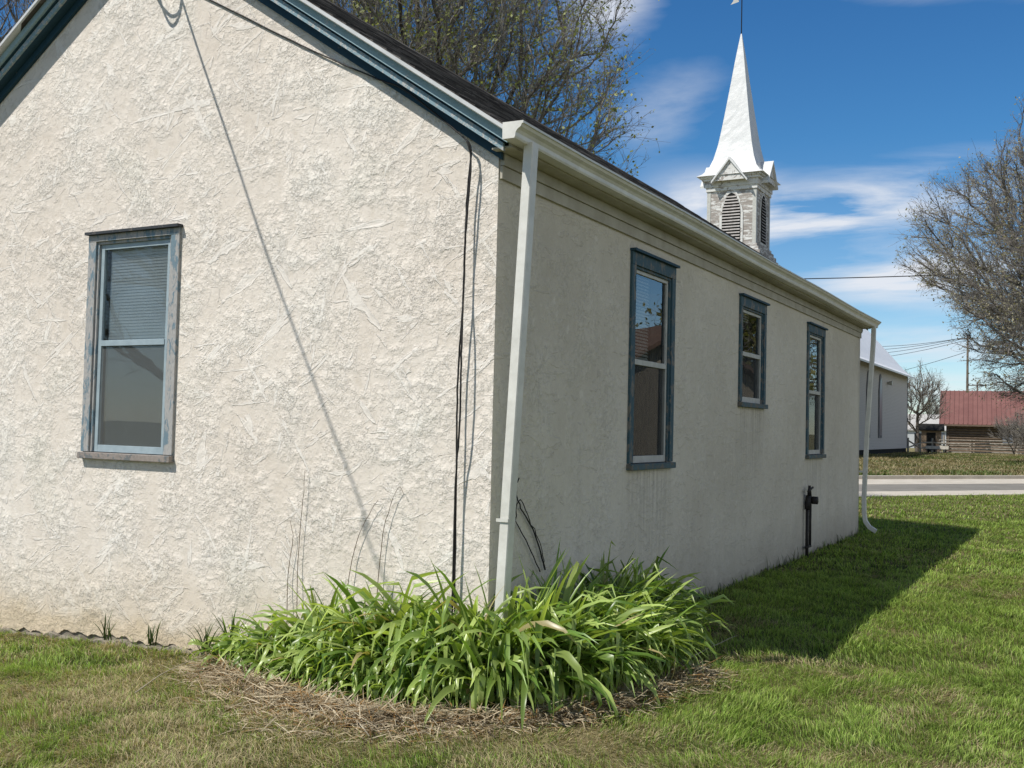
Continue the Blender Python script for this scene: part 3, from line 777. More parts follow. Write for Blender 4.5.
def lawn(n, dmin, dmax, hm, wm):
    xy = sample(n, dmin, dmax); x, y = xy[:, 0], xy[:, 1]
    keep = ~in_house(x, y) & (road_d(x, y) < -.05)
    # thinner turf right at the wall foot and under the lily bed
    bed = (np.hypot((x+.55)/1.3, (y+.30)/.36) < 1)
    bare = fbm(x, y, 3., 77, 3)
    keep &= ~(bed & (rng.random(len(x)) < .93)) & (bare+.25*rng.random(len(x)) > .22)
    x, y = x[keep], y[keep]; k = len(x)
    cb, ct, isdry, d = grass_cols(x, y, k)
    clump = fbm(x, y, 6, 21, 2)
    # let the tall shoots be a little wilder near the foundation
    h = hm*(.35+1.3*clump)*rng.uniform(.5, 1.3, k)*np.where(isdry, .7, 1.)*np.where(rng.random(k) < .012, 1.9, 1.)
    lean = np.abs(rng.normal(.35, .35, k))+isdry*rng.uniform(0, 1.1, k)
    azm = rng.uniform(0, 2*np.pi, k)*.7+fbm(x, y, 1.5, 9, 2)*6
    return np.stack([x, y, gz(x, y)-.004], 1), h, wm*rng.uniform(.6, 1.3, k), azm, lean, cb, ct
parts_ = [lawn(190000, 4.2, 7.2, .052, .0034), lawn(210000, 7.2, 12, .055, .0048), lawn(150000, 12, 20, .06, .009), lawn(90000, 20, 34, .07, .016)]
cat_ = [np.concatenate([q[i] for q in parts_]) for i in range(7)]
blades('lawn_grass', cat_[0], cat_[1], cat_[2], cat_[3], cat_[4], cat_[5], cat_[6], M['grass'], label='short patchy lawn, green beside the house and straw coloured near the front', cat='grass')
# far strip of rough grass beyond the road
xy = sample(120000, 34, 96, 820, 1120); x, y = xy[:, 0], xy[:, 1]
k_ = (road_d(x, y) > dC+.4); x, y = x[k_], y[k_]; n_ = len(x)
dry = np.clip((fbm(x, y, .35, 61, 4)-.5)*3.4+.58, 0, 1); isd = rng.random(n_) < dry
v = rng.random((n_, 1))
ct = np.where(isd[:, None], np.array([.36, .30, .16])*(.6+.6*v), np.array([.14, .18, .05])*(.6+.8*v)); cb = ct*.5
blades('rough_grass', np.stack([x, y, np.zeros(n_)], 1), rng.uniform(.05, .24, n_)*(.5+fbm(x, y, 1., 5, 2)), np.full(n_, .05)*rng.uniform(.6, 1.6, n_), rng.uniform(0, 6.28, n_), rng.uniform(.1, .8, n_), cb, ct, M['grass'], label='rough half-dry grass on the verge across the road', cat='grass')
# twiggy litter: single long dry blades on the lawn
def curve_leaf(V, Fq, Cc, base, azi, length, width, rise, droop, c0, c1, fold=.25, seg=8, twist=0.0, kink=0):
    d = np.array((math.cos(azi), math.sin(azi), 0)); s0_ = np.array((-d[1], d[0], 0))
    p = np.array(base, float); ang = rise; st_ = length/seg; o = len(V)
    for i in range(seg+1):
        t = i/seg
        wd = width*(.62+.38*min(1, t*4))*(1-t**2.6)**.8 if t < 1 else .0004
        tw = twist*t; s_ = s0_*math.cos(tw)+np.array((0, 0, 1))*math.sin(tw)
        nrm = np.cross(s0_, d*math.cos(ang)+np.array((0, 0, math.sin(ang)))); nrm = -nrm if nrm[2] < 0 else nrm
        V.append(p-s_*wd*.5+nrm*wd*fold*.5); V.append(p); V.append(p+s_*wd*.5+nrm*wd*fold*.5)
        cc = c0*(1-t)+c1*t; Cc += [cc, cc*.85, cc]
        p = p+(d*math.cos(ang)+np.array((0, 0, math.sin(ang))))*st_
        ang -= droop*(.35+1.5*t)/seg
        if kink and i == kink: ang -= random.uniform(.8, 1.7)
        if p[2] < base[2]+.004: p[2] = base[2]+.004; ang = max(ang, 0)
    for i in range(seg):
        a_ = o+i*3
        Fq += [(a_, a_+1, a_+4, a_+3), (a_+1, a_+2, a_+5, a_+4)]
def leaf_mesh(name, V, Fq, Cc, m, smooth=True):
    Fq = np.array(Fq)
    return mesh_np(name, np.array(V), Fq.ravel(), np.full(len(Fq), 4), m, col=np.array(Cc), smooth=smooth)
def lily_clump(V, Fq, Cc, cx, cy, nl, size, tone=1.0, out=None):
    for i in range(nl):
        a_ = random.uniform(0, 2*math.pi)
        if out is not None and random.random() < .6: a_ = random.gauss(out, 1.2)
        ln = size*random.uniform(.55, 1.15); rs = R(random.uniform(40, 88)); dp = random.uniform(1.2, 4.2) if random.random() < .85 else random.uniform(.3, 1.)
        g = random.random()
        c0 = np.array((.022, .050, .008))*(.8+.4*g)  # dark leaf bases paint in the shade of the gaps between leaves
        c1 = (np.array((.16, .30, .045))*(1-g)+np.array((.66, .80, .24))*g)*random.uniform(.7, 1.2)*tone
        if random.random() < .025: c1 = np.array((.50, .42, .20)); c0 = np.array((.22, .20, .08))
        r_ = random.uniform(0, .045)
        curve_leaf(V, Fq, Cc, (cx+r_*math.cos(a_), cy+r_*math.sin(a_), float(gz(cx, cy))), a_, ln, random.uniform(.018, .052)*(.75+size*.7), rs, dp, c0, c1, random.uniform(.15, .6), 8, random.uniform(-1.4, 1.4), random.choice((0, 0, 0, 4, 5, 5, 6)))
# bed outline (world): along the gable wall, round the corner, along the side wall
from_poly = np.array([(-1.95, -.07), (-2.0, -.25), (-1.35, -.46), (-.75, -.62), (-.15, -.66), (.32, -.42), (.55, .08), (.68, .72), (.58, 1.40), (.15, 1.9), (.14, .3), (.14, -.10), (-.3, -.07)])
def inpoly(x, y, P):
    c = False; j = len(P)-1
    for i in range(len(P)):
        if (P[i][1] > y) != (P[j][1] > y) and x < (P[j][0]-P[i][0])*(y-P[i][1])/(P[j][1]-P[i][1])+P[i][0]: c = not c
        j = i
    return c
V, Fq, Cc = [], [], []
pts = []
tries = 0
while len(pts) < 300 and tries < 20000:
    tries += 1
    x, y = random.uniform(-2.05, .9), random.uniform(-.8, 2.05)
    if not inpoly(x, y, from_poly): continue
    if -.03 < x < .22 and y > .9 and random.random() < .9: continue
    if min([math.hypot(x-a_, y-b_) for a_, b_ in pts]+[9]) < .065: continue
    pts.append((x, y))
for (x, y) in pts:
    k = np.clip((x+2.1)/1.5, 0, 1)
    # heights: low to the left, tallest at the wall right of the corner
    edge = min(1., .55+.9*min(abs(y+.7), .6)) if x < .1 else 1.
    size = (.29+.55*k)*edge
    if y > .6: size *= .95
    if y < -.3: size *= max(.62, 1-(-.3-y)*1.3)
    if x > .45: size *= .86
    out = math.atan2(y+.05, x+.6) if x > .1 else None
    if y > -.2 and x < 0: out = -math.pi/2
    lily_clump(V, Fq, Cc, x, y, int(10+10*k), size, 1.0, out)
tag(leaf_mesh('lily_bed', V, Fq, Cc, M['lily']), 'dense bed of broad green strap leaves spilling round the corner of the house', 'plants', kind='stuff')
# the tall clump growing in the shade right of the downspout
V, Fq, Cc = [], [], []
for i in range(13):
    lily_clump(V, Fq, Cc, random.uniform(.12, .40), random.uniform(.75, 1.65), 14, random.uniform(.70, .86), .75)
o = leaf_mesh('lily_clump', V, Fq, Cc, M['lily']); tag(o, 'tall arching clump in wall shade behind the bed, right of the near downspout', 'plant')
# upright grass shoots standing alone against the gable wall
for i, (px, py, sz, lab) in enumerate([(108, 640, .22, 'leftmost tuft of upright grass blades against the sunlit wall foot'), (150, 645, .20, 'small two-bladed tuft at the wall foot left of the long dry stalk'),
                                   (205, 655, .30, 'dark upright grass tuft at the left tip of the lily bed'), (232, 652, .34, 'tall spiky tuft just right of the left tip of the bed')]):
    g_ = ground(px, py); V, Fq, Cc = [], [], []
    yy = min(g_[1], -.07)
    for j in range((11, 9, 16, 18)[i]):
        a_ = random.uniform(0, 6.28); c1 = np.array((.07, .12, .03))*random.uniform(.7, 1.3)
        curve_leaf(V, Fq, Cc, (random.uniform(-.04, .04), random.uniform(-.02, .02), 0), a_, sz*random.uniform(.6, 1.1), .012, R(random.uniform(58, 88)), random.uniform(.1, 1.3), np.array((.03, .05, .012)), c1, .3, 6)
    o = leaf_mesh('grass_tuft', V, Fq, Cc, M['lily']); o.location = (g_[0], yy, 0); tag(o, lab, 'grass tuft', 'upright grass tufts at the gable wall')
# thatch of dead leaves
V, Fq, Cc = [], [], []
for i in range(13000):
    t = random.random()
    # along the outer edge of the bed
    e = [(-1.9, -.40), (-1.3, -.68), (-.7, -.93), (-.1, -1.04), (.52, -.76), (.90, -.10), (1.02, .62), (.92, 1.3)]
    s_ = t*(len(e)-1)*.93; k = int(s_); f_ = s_-k
    bx_ = e[k][0]*(1-f_)+e[k+1][0]*f_; by_ = e[k][1]*(1-f_)+e[k+1][1]*f_
    nn = random.gauss(-.02, .06+.11*min(1, t*3))
    x = bx_+random.gauss(0, .05)+nn*.4; y = by_+nn
    if in_house(np.array(x), np.array(y)): continue
    g = random.random(); c = (np.array((.55, .43, .27))*(1-g)+np.array((.80, .70, .50))*g)*random.uniform(.45, 1.1)
    if random.random() < .18: c = np.array((.42, .25, .10))*random.uniform(.5, 1.1)
    hh = random.random()**1.6*.085*math.exp(-(nn/.12)**2)
    curve_leaf(V, Fq, Cc, (x, y, float(gz(x, y))+.008+hh), random.uniform(0, 6.28), random.uniform(.05, .22), random.uniform(.0035, .009), R(random.uniform(-12, 32)), random.uniform(-.3, 1.5), c*.8, c, .2, 4, random.uniform(-1, 1))
tag(leaf_mesh('dead_leaf_thatch', V, Fq, Cc, M['straw'], False), 'mat of dead straw-coloured leaves along the front of the lily bed', 'dead leaves', kind='stuff')
# soil under the bed
b = MB(); pb = [(-2.1, -.02), (-2.0, -.36), (-1.35, -.62), (-.75, -.84), (-.15, -.92), (.4, -.66), (.8, -.05), (1.0, .7), (.92, 1.5), (.3, 2.1), (.02, 2.1), (.02, -.02)]
nb = len(pb); cen = (.1, -.2)
b.add([(x, y, .002) for x, y in pb]+[(cen[0]+(x-cen[0])*.8, cen[1]+(y-cen[1])*.8, .018) for x, y in pb], [(i, (i+1) % nb, nb+(i+1) % nb, nb+i) for i in range(nb)]+[tuple(range(nb, 2*nb))])
tag(b.build('soil', M['soil']), kind='structure')
# single pieces lying or standing about
def stem(name, P, r, m, label, cat): 
    b = MB(); n_ = len(P); pp = smooth_path(P, 5, .0015); b.tube(pp, [r*(1-.6*i/len(pp)) for i in range(len(pp))], 5); return tag(b.build(name, m, smooth=True), label, cat)
M['drystem'] = simple('pale_dry_stem', (.50, .45, .34), .8, (.3, .25, .17), 20)
M['browntwig'] = simple('brown_dry_stem', (.20, .14, .09), .85, (.1, .07, .045), 20)
g0 = ground(338, 697); g1 = ground(369, 742); gm = ground(352, 722)
stem('dry_stick', [g0+[0, 0, .06], gm+[0, 0, .045], g1+[0, 0, .03]], .0075, M['drystem'], 'pale stick lying on the dead leaves below the bed', 'stick')
g0 = ground(690, 665); stem('dry_stalk', [g0+[0, 0, .05], ground(712, 655)+[0, 0, .06], ground(737, 645)+[0, 0, .07]], .0042, M['drystem'], 'long white dry stalk poking right from the bed into the shade', 'stalk')
g0 = ground(135, 698); g1 = ground(205, 655); stem('dry_stalk', [g0+[0, 0, .03], ground(170, 678)+[0, 0, .05], [g1[0], -.09, .04]], .004, M['drystem'], 'long pale dry stalk lying on the lawn left of the bed', 'stalk')
def on_gable(px, py, y=-.03):
    v = cd+cr*(px-512)/F-cu*(py-384)/F; t = (y-CAM[1])/v[1]; return CAM+v*t
for i, (pp, lab) in enumerate([([(300, 600), (298, 560), (303, 500), (305, 470)], 'leftmost thin bare stem rising in front of the sunlit wall'), ([(343, 590), (352, 560), (366, 520), (378, 500)], 'bare stem leaning right against the sunlit wall'),
                        ([(376, 585), (380, 560), (386, 520), (398, 488), (404, 495)], 'tallest bare stem with a bent tip, right of the cable shadow'), ([(290, 605), (288, 575), (293, 540), (290, 520)], 'short crooked bare stem left of the other stems')]):
    P = [on_gable(*q) for q in pp]; P[0] = np.array((P[0][0], -.05, .05))
    stem('bare_plant', P, .0032, M['browntwig'], lab, 'plant stem')['group'] = 'bare stems against the gable wall'
# leafless vine behind the near downspout
def on_side(px, py, x=.02):
    v = cd+cr*(px-512)/F-cu*(py-384)/F; t = (x-CAM[0])/v[0]; return CAM+v*t
b = MB()
for P, r in (([(545, 570), (535, 535), (521, 508), (516, 490), (519, 478)], .006), ([(540, 572), (528, 545), (516, 520), (520, 500), (530, 520), (541, 545), (544, 568)], .0045), ([(519, 478), (515, 484), (503, 478)], .004)):
    pp = smooth_path([on_side(*q) for q in P], 5, .003); b.tube(pp, [r*(1-.4*i/len(pp)) for i in range(len(pp))], 5)
tag(b.build('dead_vine', M['cable'], smooth=True), 'leafless dark vine climbing the shaded wall beside the near downspout', 'vine')
# small weeds at the far wall foot in the shade
V, Fq, Cc = [], [], []
for yy in np.linspace(2.4, 11.6, 60):
    for j in range(random.randint(1, 5)):
        c1 = np.array((.07, .11, .03))*random.uniform(.6, 1.2)
        curve_leaf(V, Fq, Cc, (random.uniform(.02, .10), yy+random.uniform(-.1, .1), 0), random.uniform(0, 6.28), random.uniform(.05, .20), .008, R(random.uniform(50, 88)), random.uniform(.2, 1.2), c1*.5, c1, .3, 4)
tag(leaf_mesh('wall_foot_weeds', V, Fq, Cc, M['lily']), 'thin weeds in the shade along the foot of the side wall', 'weeds', kind='stuff')

# ------------------------------------------------------------------ trees
def rot_about(v, ax, a_):
    ax = ax/np.linalg.norm(ax); return v*math.cos(a_)+np.cross(ax, v)*math.sin(a_)+ax*(ax@v)*(1-math.cos(a_))
class Tubes:
    def __init__(s): s.V = []; s.F = []; s.n = 0
    def add(s, P, rad, k):
        P = np.array(P); n_ = len(P); T = np.gradient(P, axis=0); T /= (np.linalg.norm(T, axis=1, keepdims=True)+1e-9)
        ref = np.array((.3, .2, .93)) if abs(T[0][2]) < .8 else np.array((1., .1, .05))
        A = np.cross(T, ref); A /= (np.linalg.norm(A, axis=1, keepdims=True)+1e-9); B = np.cross(T, A)
        an = np.arange(k)*2*math.pi/k
        ring = P[:, None]+np.array(rad)[:, None, None]*(A[:, None]*np.cos(an)[None, :, None]+B[:, None]*np.sin(an)[None, :, None])
        s.V.append(ring.reshape(-1, 3))
        i = np.arange(n_-1)[:, None]*k; j = np.arange(k)[None, :]
        q = np.stack([i+j, i+(j+1) % k, i+k+(j+1) % k, i+k+j], -1).reshape(-1, 4)+s.n
        s.F.append(q); s.n += n_*k
    def build(s, name, m, parent):
        V = np.concatenate(s.V); Fq = np.concatenate(s.F)
        return mesh_np(name, V, Fq.ravel(), np.full(len(Fq), 4), m, parent, smooth=True)
def make_tree(base, H, label, radius, NP=1500, seed=1, fork=.22, zlow=.18, ntw=3, sub=3, tw_len=.045, twig_r=.006, droop=0.0, leaf=0.0, leaf_c=((.10, .13, .03), (.20, .22, .07)), leaf_s=.06, trunk_r=.3, alpha=.38, name='bare_tree', cat='tree', group=None, twigs=None, gap=.36):
    # limbs grown towards points spread through an uneven crown volume; each point joins the nearest limb (short path preferred)
    rg = np.random.default_rng(seed)
    t = thing(name, label, cat, (float(base[0]), float(base[1]), 0), group)
    zc = H*(zlow+1)/2; hz = H*(1-zlow)/2
    pts = []
    while len(pts) < NP:
        u = rg.normal(0, 1, (NP, 3)); u /= np.linalg.norm(u, axis=1, keepdims=True)
        q = u*(rg.random((NP, 1))**.42)*np.array((radius, radius, hz))
        lump = .80+.30*np.sin(np.arctan2(q[:, 1], q[:, 0])*3+seed+q[:, 2]*.5/hz*3)*np.cos(q[:, 2]/hz*4+seed)
        q = q*np.clip(lump+.12, .62, 1.06)[:, None]+np.array((0, 0, zc))
        k = fbm(q[:, 0]+q[:, 2]*.7, q[:, 1]-q[:, 2]*.6, 3.2/radius, seed % 90, 3) > gap
        pts += list(q[k])
    pts = np.array(pts[:NP]); zf = H*fork
    pts = pts[np.argsort(np.linalg.norm(pts-np.array((0, 0, zf)), axis=1))]
    nt_ = 6; X = np.zeros((NP+nt_, 3)); par = np.full(NP+nt_, -1); path = np.zeros(NP+nt_)
    for i in range(nt_):
        X[i] = (rg.normal(0, .012*H)*(i > 0)*.5, rg.normal(0, .012*H)*(i > 0)*.5, zf*i/(nt_-1)); par[i] = i-1; path[i] = 0
    n_ = nt_
    for p in pts:
        d = np.linalg.norm(X[:n_]-p, axis=1); c = d+alpha*path[:n_]; c[:nt_-2] += H*.25*(1-np.arange(nt_-2)/nt_)
        k = int(np.argmin(c)); X[n_] = p; par[n_] = k; path[n_] = path[k]+d[k]; n_ += 1
    # smooth, pipe-model radii
    kids_ = [[] for _ in range(n_)]
    for i in range(1, n_): kids_[par[i]].append(i)
    w_ = np.ones(n_)
    for i in range(n_-1, 0, -1): w_[par[i]] += w_[i]
    w_ -= 0
    rad_ = twig_r*1.15+(trunk_r-twig_r)*(w_/w_[0])**.5*(w_ > 1); rad_[:nt_] = trunk_r*np.linspace(1.25, .95, nt_)
    for _ in range(2):
        Y_ = X.copy()
        for i in range(nt_, n_):
            if kids_[i]:
                k = max(kids_[i], key=lambda a: w_[a]); Y_[i] = X[i]*.5+(X[par[i]]+X[k])*.25
        X = Y_
    tr, cr_ = Tubes(), Tubes()
    stack = [(0, None)]
    while stack:
        s0_, pr_ = stack.pop(); ch = ([pr_] if pr_ is not None else [])+[s0_]; cur = s0_
        while kids_[cur]:
            ks = sorted(kids_[cur], key=lambda a: -w_[a])
            for k in ks[1:]: stack.append((k, cur))
            cur = ks[0]; ch.append(cur)
        if len(ch) < 2: continue
        P = X[ch]; rr = rad_[ch].copy()
        if pr_ is not None: rr[0] = min(rr[0], rr[1]*1.25)
        # subdivide with a little wander
        Q = [P[0]]; RQ = [rr[0]]
        for a_ in range(len(P)-1):
            L_ = np.linalg.norm(P[a_+1]-P[a_]); m_ = (P[a_]+P[a_+1])/2+rg.normal(0, .055, 3)*L_
            Q += [m_, P[a_+1]]; RQ += [(rr[a_]+rr[a_+1])/2, rr[a_+1]]
        big_ = rr.max() > trunk_r*.16
        (tr if big_ else cr_).add(Q, np.array(RQ), 9 if big_ and rr.max() > trunk_r*.5 else (6 if big_ else 4))
    # fine twigs, two orders, in bulk
    def bulk(p_, dd, ln_, r_):
        m_ = p_+dd*ln_*.5; dd2 = dd+rg.normal(0, .28, dd.shape)+np.array((0, 0, -droop*.6)); e_ = m_+dd2*ln_*.5
        a_ = np.cross(dd, np.array((.31, .2, .93))); a_ /= np.linalg.norm(a_, axis=1, keepdims=True)+1e-9; b_ = np.cross(dd, a_)
        an_ = np.arange(3)*2.0944
        Vt = np.stack([q_[:, None]+k_*r_*(a_[:, None]*np.cos(an_)[None, :, None]+b_[:, None]*np.sin(an_)[None, :, None]) for q_, k_ in ((p_, .9), (m_, .7), (e_, .4))], 1).reshape(-1, 3)
        j_ = np.arange(3); q1 = np.stack([j_, (j_+1) % 3, (j_+1) % 3+3, j_+3], -1); q2 = np.concatenate([q1, q1+3])
        cr_.F.append((np.arange(len(p_))[:, None, None]*9+q2[None]).reshape(-1, 4)+cr_.n); cr_.V.append(Vt); cr_.n += len(Vt)
        return m_, e_, dd2/(np.linalg.norm(dd2, axis=1, keepdims=True)+1e-9)
    small = np.array([i for i in range(nt_, n_) if w_[i] < max(14, NP*.02)])
    idx = np.repeat(small, ntw); f_ = rg.random((len(idx), 1)); p_ = X[idx]*f_+X[par[idx]]*(1-f_)
    sd_ = X[idx]-X[par[idx]]; sd_ /= np.linalg.norm(sd_, axis=1, keepdims=True)+1e-9
    od = X[idx]-np.array((0, 0, zf+.2*hz)); od /= np.linalg.norm(od, axis=1, keepdims=True)+1e-9
    dd = sd_*.6+od*.7+rg.normal(0, .45, sd_.shape)+np.array((0, 0, .25-droop)); dd /= np.linalg.norm(dd, axis=1, keepdims=True)
    ln_ = (H*tw_len*rg.uniform(.5, 1.5, len(idx)))[:, None]
    m1, e1, d1 = bulk(p_, dd, ln_, twig_r)
    tips = [e1]
    if sub:
        k2 = np.repeat(np.arange(len(idx)), sub); f2 = rg.random((len(k2), 1)); p2 = np.where(f2 < .4, p_[k2]*(1-f2/.4)+m1[k2]*(f2/.4), m1[k2]*(1-(f2-.4)/.6)+e1[k2]*((f2-.4)/.6))
        dd = d1[k2]*.8+rg.normal(0, .5, (len(k2), 3))+np.array((0, 0, .12-droop)); dd /= np.linalg.norm(dd, axis=1, keepdims=True)
        _, e2, _ = bulk(p2, dd, ln_[k2]*rg.uniform(.25, .6, (len(k2), 1)), twig_r*.7); tips.append(e2)
    tr.build('trunk', M['bark'], t); cr_.build('crown', twigs or M['twig'], t)
    if leaf:
        LV = np.concatenate(tips); LV = LV[rg.random(len(LV)) < leaf]; LV = LV+rg.normal(0, leaf_s*.4, LV.shape); k_ = len(LV)
        sz = leaf_s*rg.uniform(.5, 1.3, k_); u = rg.normal(0, 1, (k_, 3)); u /= np.linalg.norm(u, axis=1, keepdims=True)
        w2 = np.cross(u, rg.normal(0, 1, (k_, 3))); w2 /= np.linalg.norm(w2, axis=1, keepdims=True)
        V = np.stack([LV, LV+u*sz[:, None]*.5+w2*sz[:, None]*.35, LV+u*sz[:, None], LV+u*sz[:, None]*.5-w2*sz[:, None]*.35], 1).reshape(-1, 3)
        k = rg.random((k_, 1)); c = np.array(leaf_c[0])*(1-k)+np.array(leaf_c[1])*k
        mesh_np('foliage', V, np.arange(k_*4), np.full(k_, 4), M['leaf'], t, col=np.repeat(c, 4, 0))
    return t
# ---- trees
make_tree((-9.7, 12.9), 14.3, 'big half-bare tree of tangled grey twigs and olive buds behind the stucco house', 4.9, NP=2600, seed=11, ntw=4, sub=4, tw_len=.045, twig_r=.0062, leaf=.6, leaf_s=.08, leaf_c=((.14, .16, .06), (.40, .43, .18)), trunk_r=.26, zlow=.25, gap=.33)
make_tree((-13.4, 6.6), 13, 'dark twiggy tree seen over the left slope of the roof', 5, NP=2200, seed=21, ntw=4, sub=3, tw_len=.045, twig_r=.006, leaf=.15, leaf_s=.06, leaf_c=((.07, .07, .03), (.20, .19, .10)), trunk_r=.26)
b0 = at(1122, 434, 58)
make_tree((b0[0], b0[1]), 21.3, 'huge spreading bare tree on the right with fine upturned twigs and drooping lower branches', 11.1, NP=5000, seed=5, fork=.2, zlow=.07, ntw=5, sub=4, tw_len=.045, twig_r=.0145, droop=.12, leaf=.5, leaf_s=.13, leaf_c=((.20, .18, .12), (.44, .41, .28)), trunk_r=.7, gap=.33, alpha=.42, twigs=M['grey_twig'])
for (px, py, D, H, sd_, lab, g) in ((917, 442, 106, 8.6, 31, 'small bare tree between the white church and the red roof', None),
                                (937, 430, 170, 8.5, 32, 'far bare tree just left of the utility pole', 1), (952, 430, 175, 8.0, 33, 'far bare tree directly behind the red roof, left part', 1),
                                (985, 430, 172, 9.0, 34, 'far bare tree directly behind the red roof, right of the pole', 1), (1010, 428, 165, 10., 35, 'far bare tree at the right end behind the red roof', 1)):
    q = at(px, py, D)
    make_tree((q[0], q[1]), H, lab, H*.34, NP=320, seed=sd_, ntw=3, sub=3, tw_len=.09, twig_r=.017, trunk_r=.17, group='far bare trees behind the red roofed cabin' if g else None, leaf=.3, leaf_s=.13, leaf_c=((.14, .12, .07), (.28, .24, .15)), zlow=.25)
for (px, D, sd_, lab, H) in ((1014, 97, 41, 'dark leafless bush in front of the log cabin', 4.0), (1036, 92, 42, 'leafless bush at the right edge in front of the log fence', 4.2)):
    q = at(px, 440, D)
    make_tree((q[0], q[1]), H, lab, 2.2, NP=260, seed=sd_, fork=.06, zlow=.1, ntw=3, sub=3, tw_len=.14, twig_r=.013, trunk_r=.07, name='bare_bush', cat='bush')
make_tree((8.6, 33), 8, 'leafy tree across the lawn beyond the right edge of the view', 3.2, NP=500, seed=51, ntw=4, sub=4, tw_len=.08, twig_r=.01, leaf=.9, leaf_s=.22, leaf_c=((.08, .10, .03), (.26, .24, .10)), trunk_r=.2)
make_tree((-12.5, -9.5), 10, 'bare tree behind the viewer reflected in the gable window', 4, NP=700, seed=52, ntw=3, sub=2, twig_r=.01, trunk_r=.24)

# ---- church
church = thing('church', 'white clapboard church with a tall metal-clad steeple and white metal roof behind the house', 'church', (-16.3, 78, 0))
def cpart(b, name, m, parent=church, **k): return part(b, name, m, parent, **k)
CX = -16.3
b = MB(); b.box((CX-4.96, 62, .5), (CX+4.96, 95, 7.15))
b.add([(CX-4.95, 62, 7.1), (CX+4.95, 62, 7.1), (CX, 62, 12.7)], [(0, 1, 2)]); b.add([(CX-4.95, 95, 7.1), (CX+4.95, 95, 7.1), (CX, 95, 12.7)], [(0, 2, 1)])
cpart(b, 'wall', M['clap'])
b = MB(); b.box((CX-4.9, 62.05, -.2), (CX+4.9, 94.95, .5)); cpart(b, 'foundation', M['dark'])
for y in (62, 95):
    b = MB(); b.box((CX+4.965, y-.16 if y > 90 else y, .5), (CX+5.0, y+.0 if y > 90 else y+.16, 7.1)); cpart(b, 'corner_board', M['ctrim'])
prof = [(5.75, 6.86), (5.3, 7.02), (4.9, 7.3), (4.3, 7.95), (3.6, 8.78), (0, 12.95)]
b = MB()
for sgn in (1, -1):
    ys_ = (61.6, 95.5)
    vs = [(CX+sgn*a_, y, z_) for y in ys_ for a_, z_ in prof]+[(CX+sgn*a_, y, z_-.14) for y in ys_ for a_, z_ in prof]
    k = len(prof); fs = []
    for i in range(k-1):
        fs += [(i, i+1, k+i+1, k+i), (2*k+i, 3*k+i, 3*k+i+1, 2*k+i+1), (i, 2*k+i, 2*k+i+1, i+1), (k+i, k+i+1, 3*k+i+1, 3*k+i)]
    fs += [(0, k, 3*k, 2*k)]
    b.add(vs, fs)
cr_obj = cpart(b, 'roof', M['bright_metal'])
def gothic(b, fn, u0, u1, v0, v1, d0, d1, k=8):
    w_ = u1-u0; um = (u0+u1)/2; sp_ = v1-w_*1.0
    pts = [(u0, v0), (u1, v0), (u1, sp_)]
    for i in range(1, k): 
        t = i/k; pts.append((um+(w_/2)*math.cos(t*math.pi/2)**1.0*(1-.15*math.sin(t*math.pi)), sp_+(v1-sp_)*math.sin(t*math.pi/2)))
    pts.append((um, v1))
    pts += [(2*um-a_, c_) for a_, c_ in pts[-2:1:-1]]
    n_ = len(pts)
    b.add([fn(u, v, d0) for u, v in pts]+[fn(u, v, d1) for u, v in pts], [tuple(range(n_)), tuple(range(n_, 2*n_))[::-1]]+[(i, n_+i, n_+(i+1) % n_, (i+1) % n_) for i in range(n_)])
fx2 = lambda u, v, d: (CX+4.96+d, u, v)
M['cwin'] = simple('church_window_grey', (.17, .19, .22), .35, (.10, .11, .13), 1, spec=.6)
M['ctrim'] = simple('church_trim_grey', (.22, .23, .24), .7, (.13, .13, .14), 3)
for yc in (65.7, 70.7, 75.7, 80.8):
    b = MB(); gothic(b, fx2, yc-.72, yc+.72, 1.4, 6.45, .0, .07); f = cpart(b, 'window', M['ctrim'])
    b = MB(); gothic(b, fx2, yc-.5, yc+.5, 1.6, 6.15, .071, .09); cpart(b, 'pane', M['cwin'], f)
b = MB(); b.tube([(CX+5.0, 84.2, 5.9), (CX+5.35, 84.2, 5.9)], [.12, .2], 10); cpart(b, 'flood_lamp', M['white_sash'])
# tower and steeple
TX, TY = -16.64, 59.9
b = MB(); b.box((TX-2.0, TY-2.0, 0), (TX+2.0, 62.2, 12.7)); cpart(b, 'tower', M['clap'])
b = MB()
for (w_, z0, z1) in ((1.95, 12.7, 12.95), (1.82, 12.95, 13.2), (1.70, 13.2, 13.42)): b.box((TX-w_, TY-w_, z0), (TX+w_, TY+w_, z1))
cpart(b, 'base_cornice', M['belfry'])
b = MB(); b.box((TX-1.57, TY-1.57, 13.42), (TX+1.57, TY+1.57, 17.0)); bel = cpart(b, 'belfry', M['belfry'])
for sx in (-1, 1):
    for sy in (-1, 1):
        b = MB(); b.box((TX+sx*1.60, TY+sy*1.60, 13.42), (TX+sx*1.36, TY+sy*1.36, 16.9)); cpart(b, 'corner_board', M['white_sash'], bel)
faces = [lambda u, v, d: (TX+u, TY-1.57-d, v), lambda u, v, d: (TX+1.57+d, TY+u, v), lambda u, v, d: (TX-u, TY+1.57+d, v), lambda u, v, d: (TX-1.57-d, TY-u, v)]
M['louver'] = simple('grey_louvers', (.44, .42, .40), .8, (.26, .24, .22), 5)
M['oldwhite'] = peeled('old_white_paint', (.66, .66, .63), (.34, .31, .28), .55, 3)
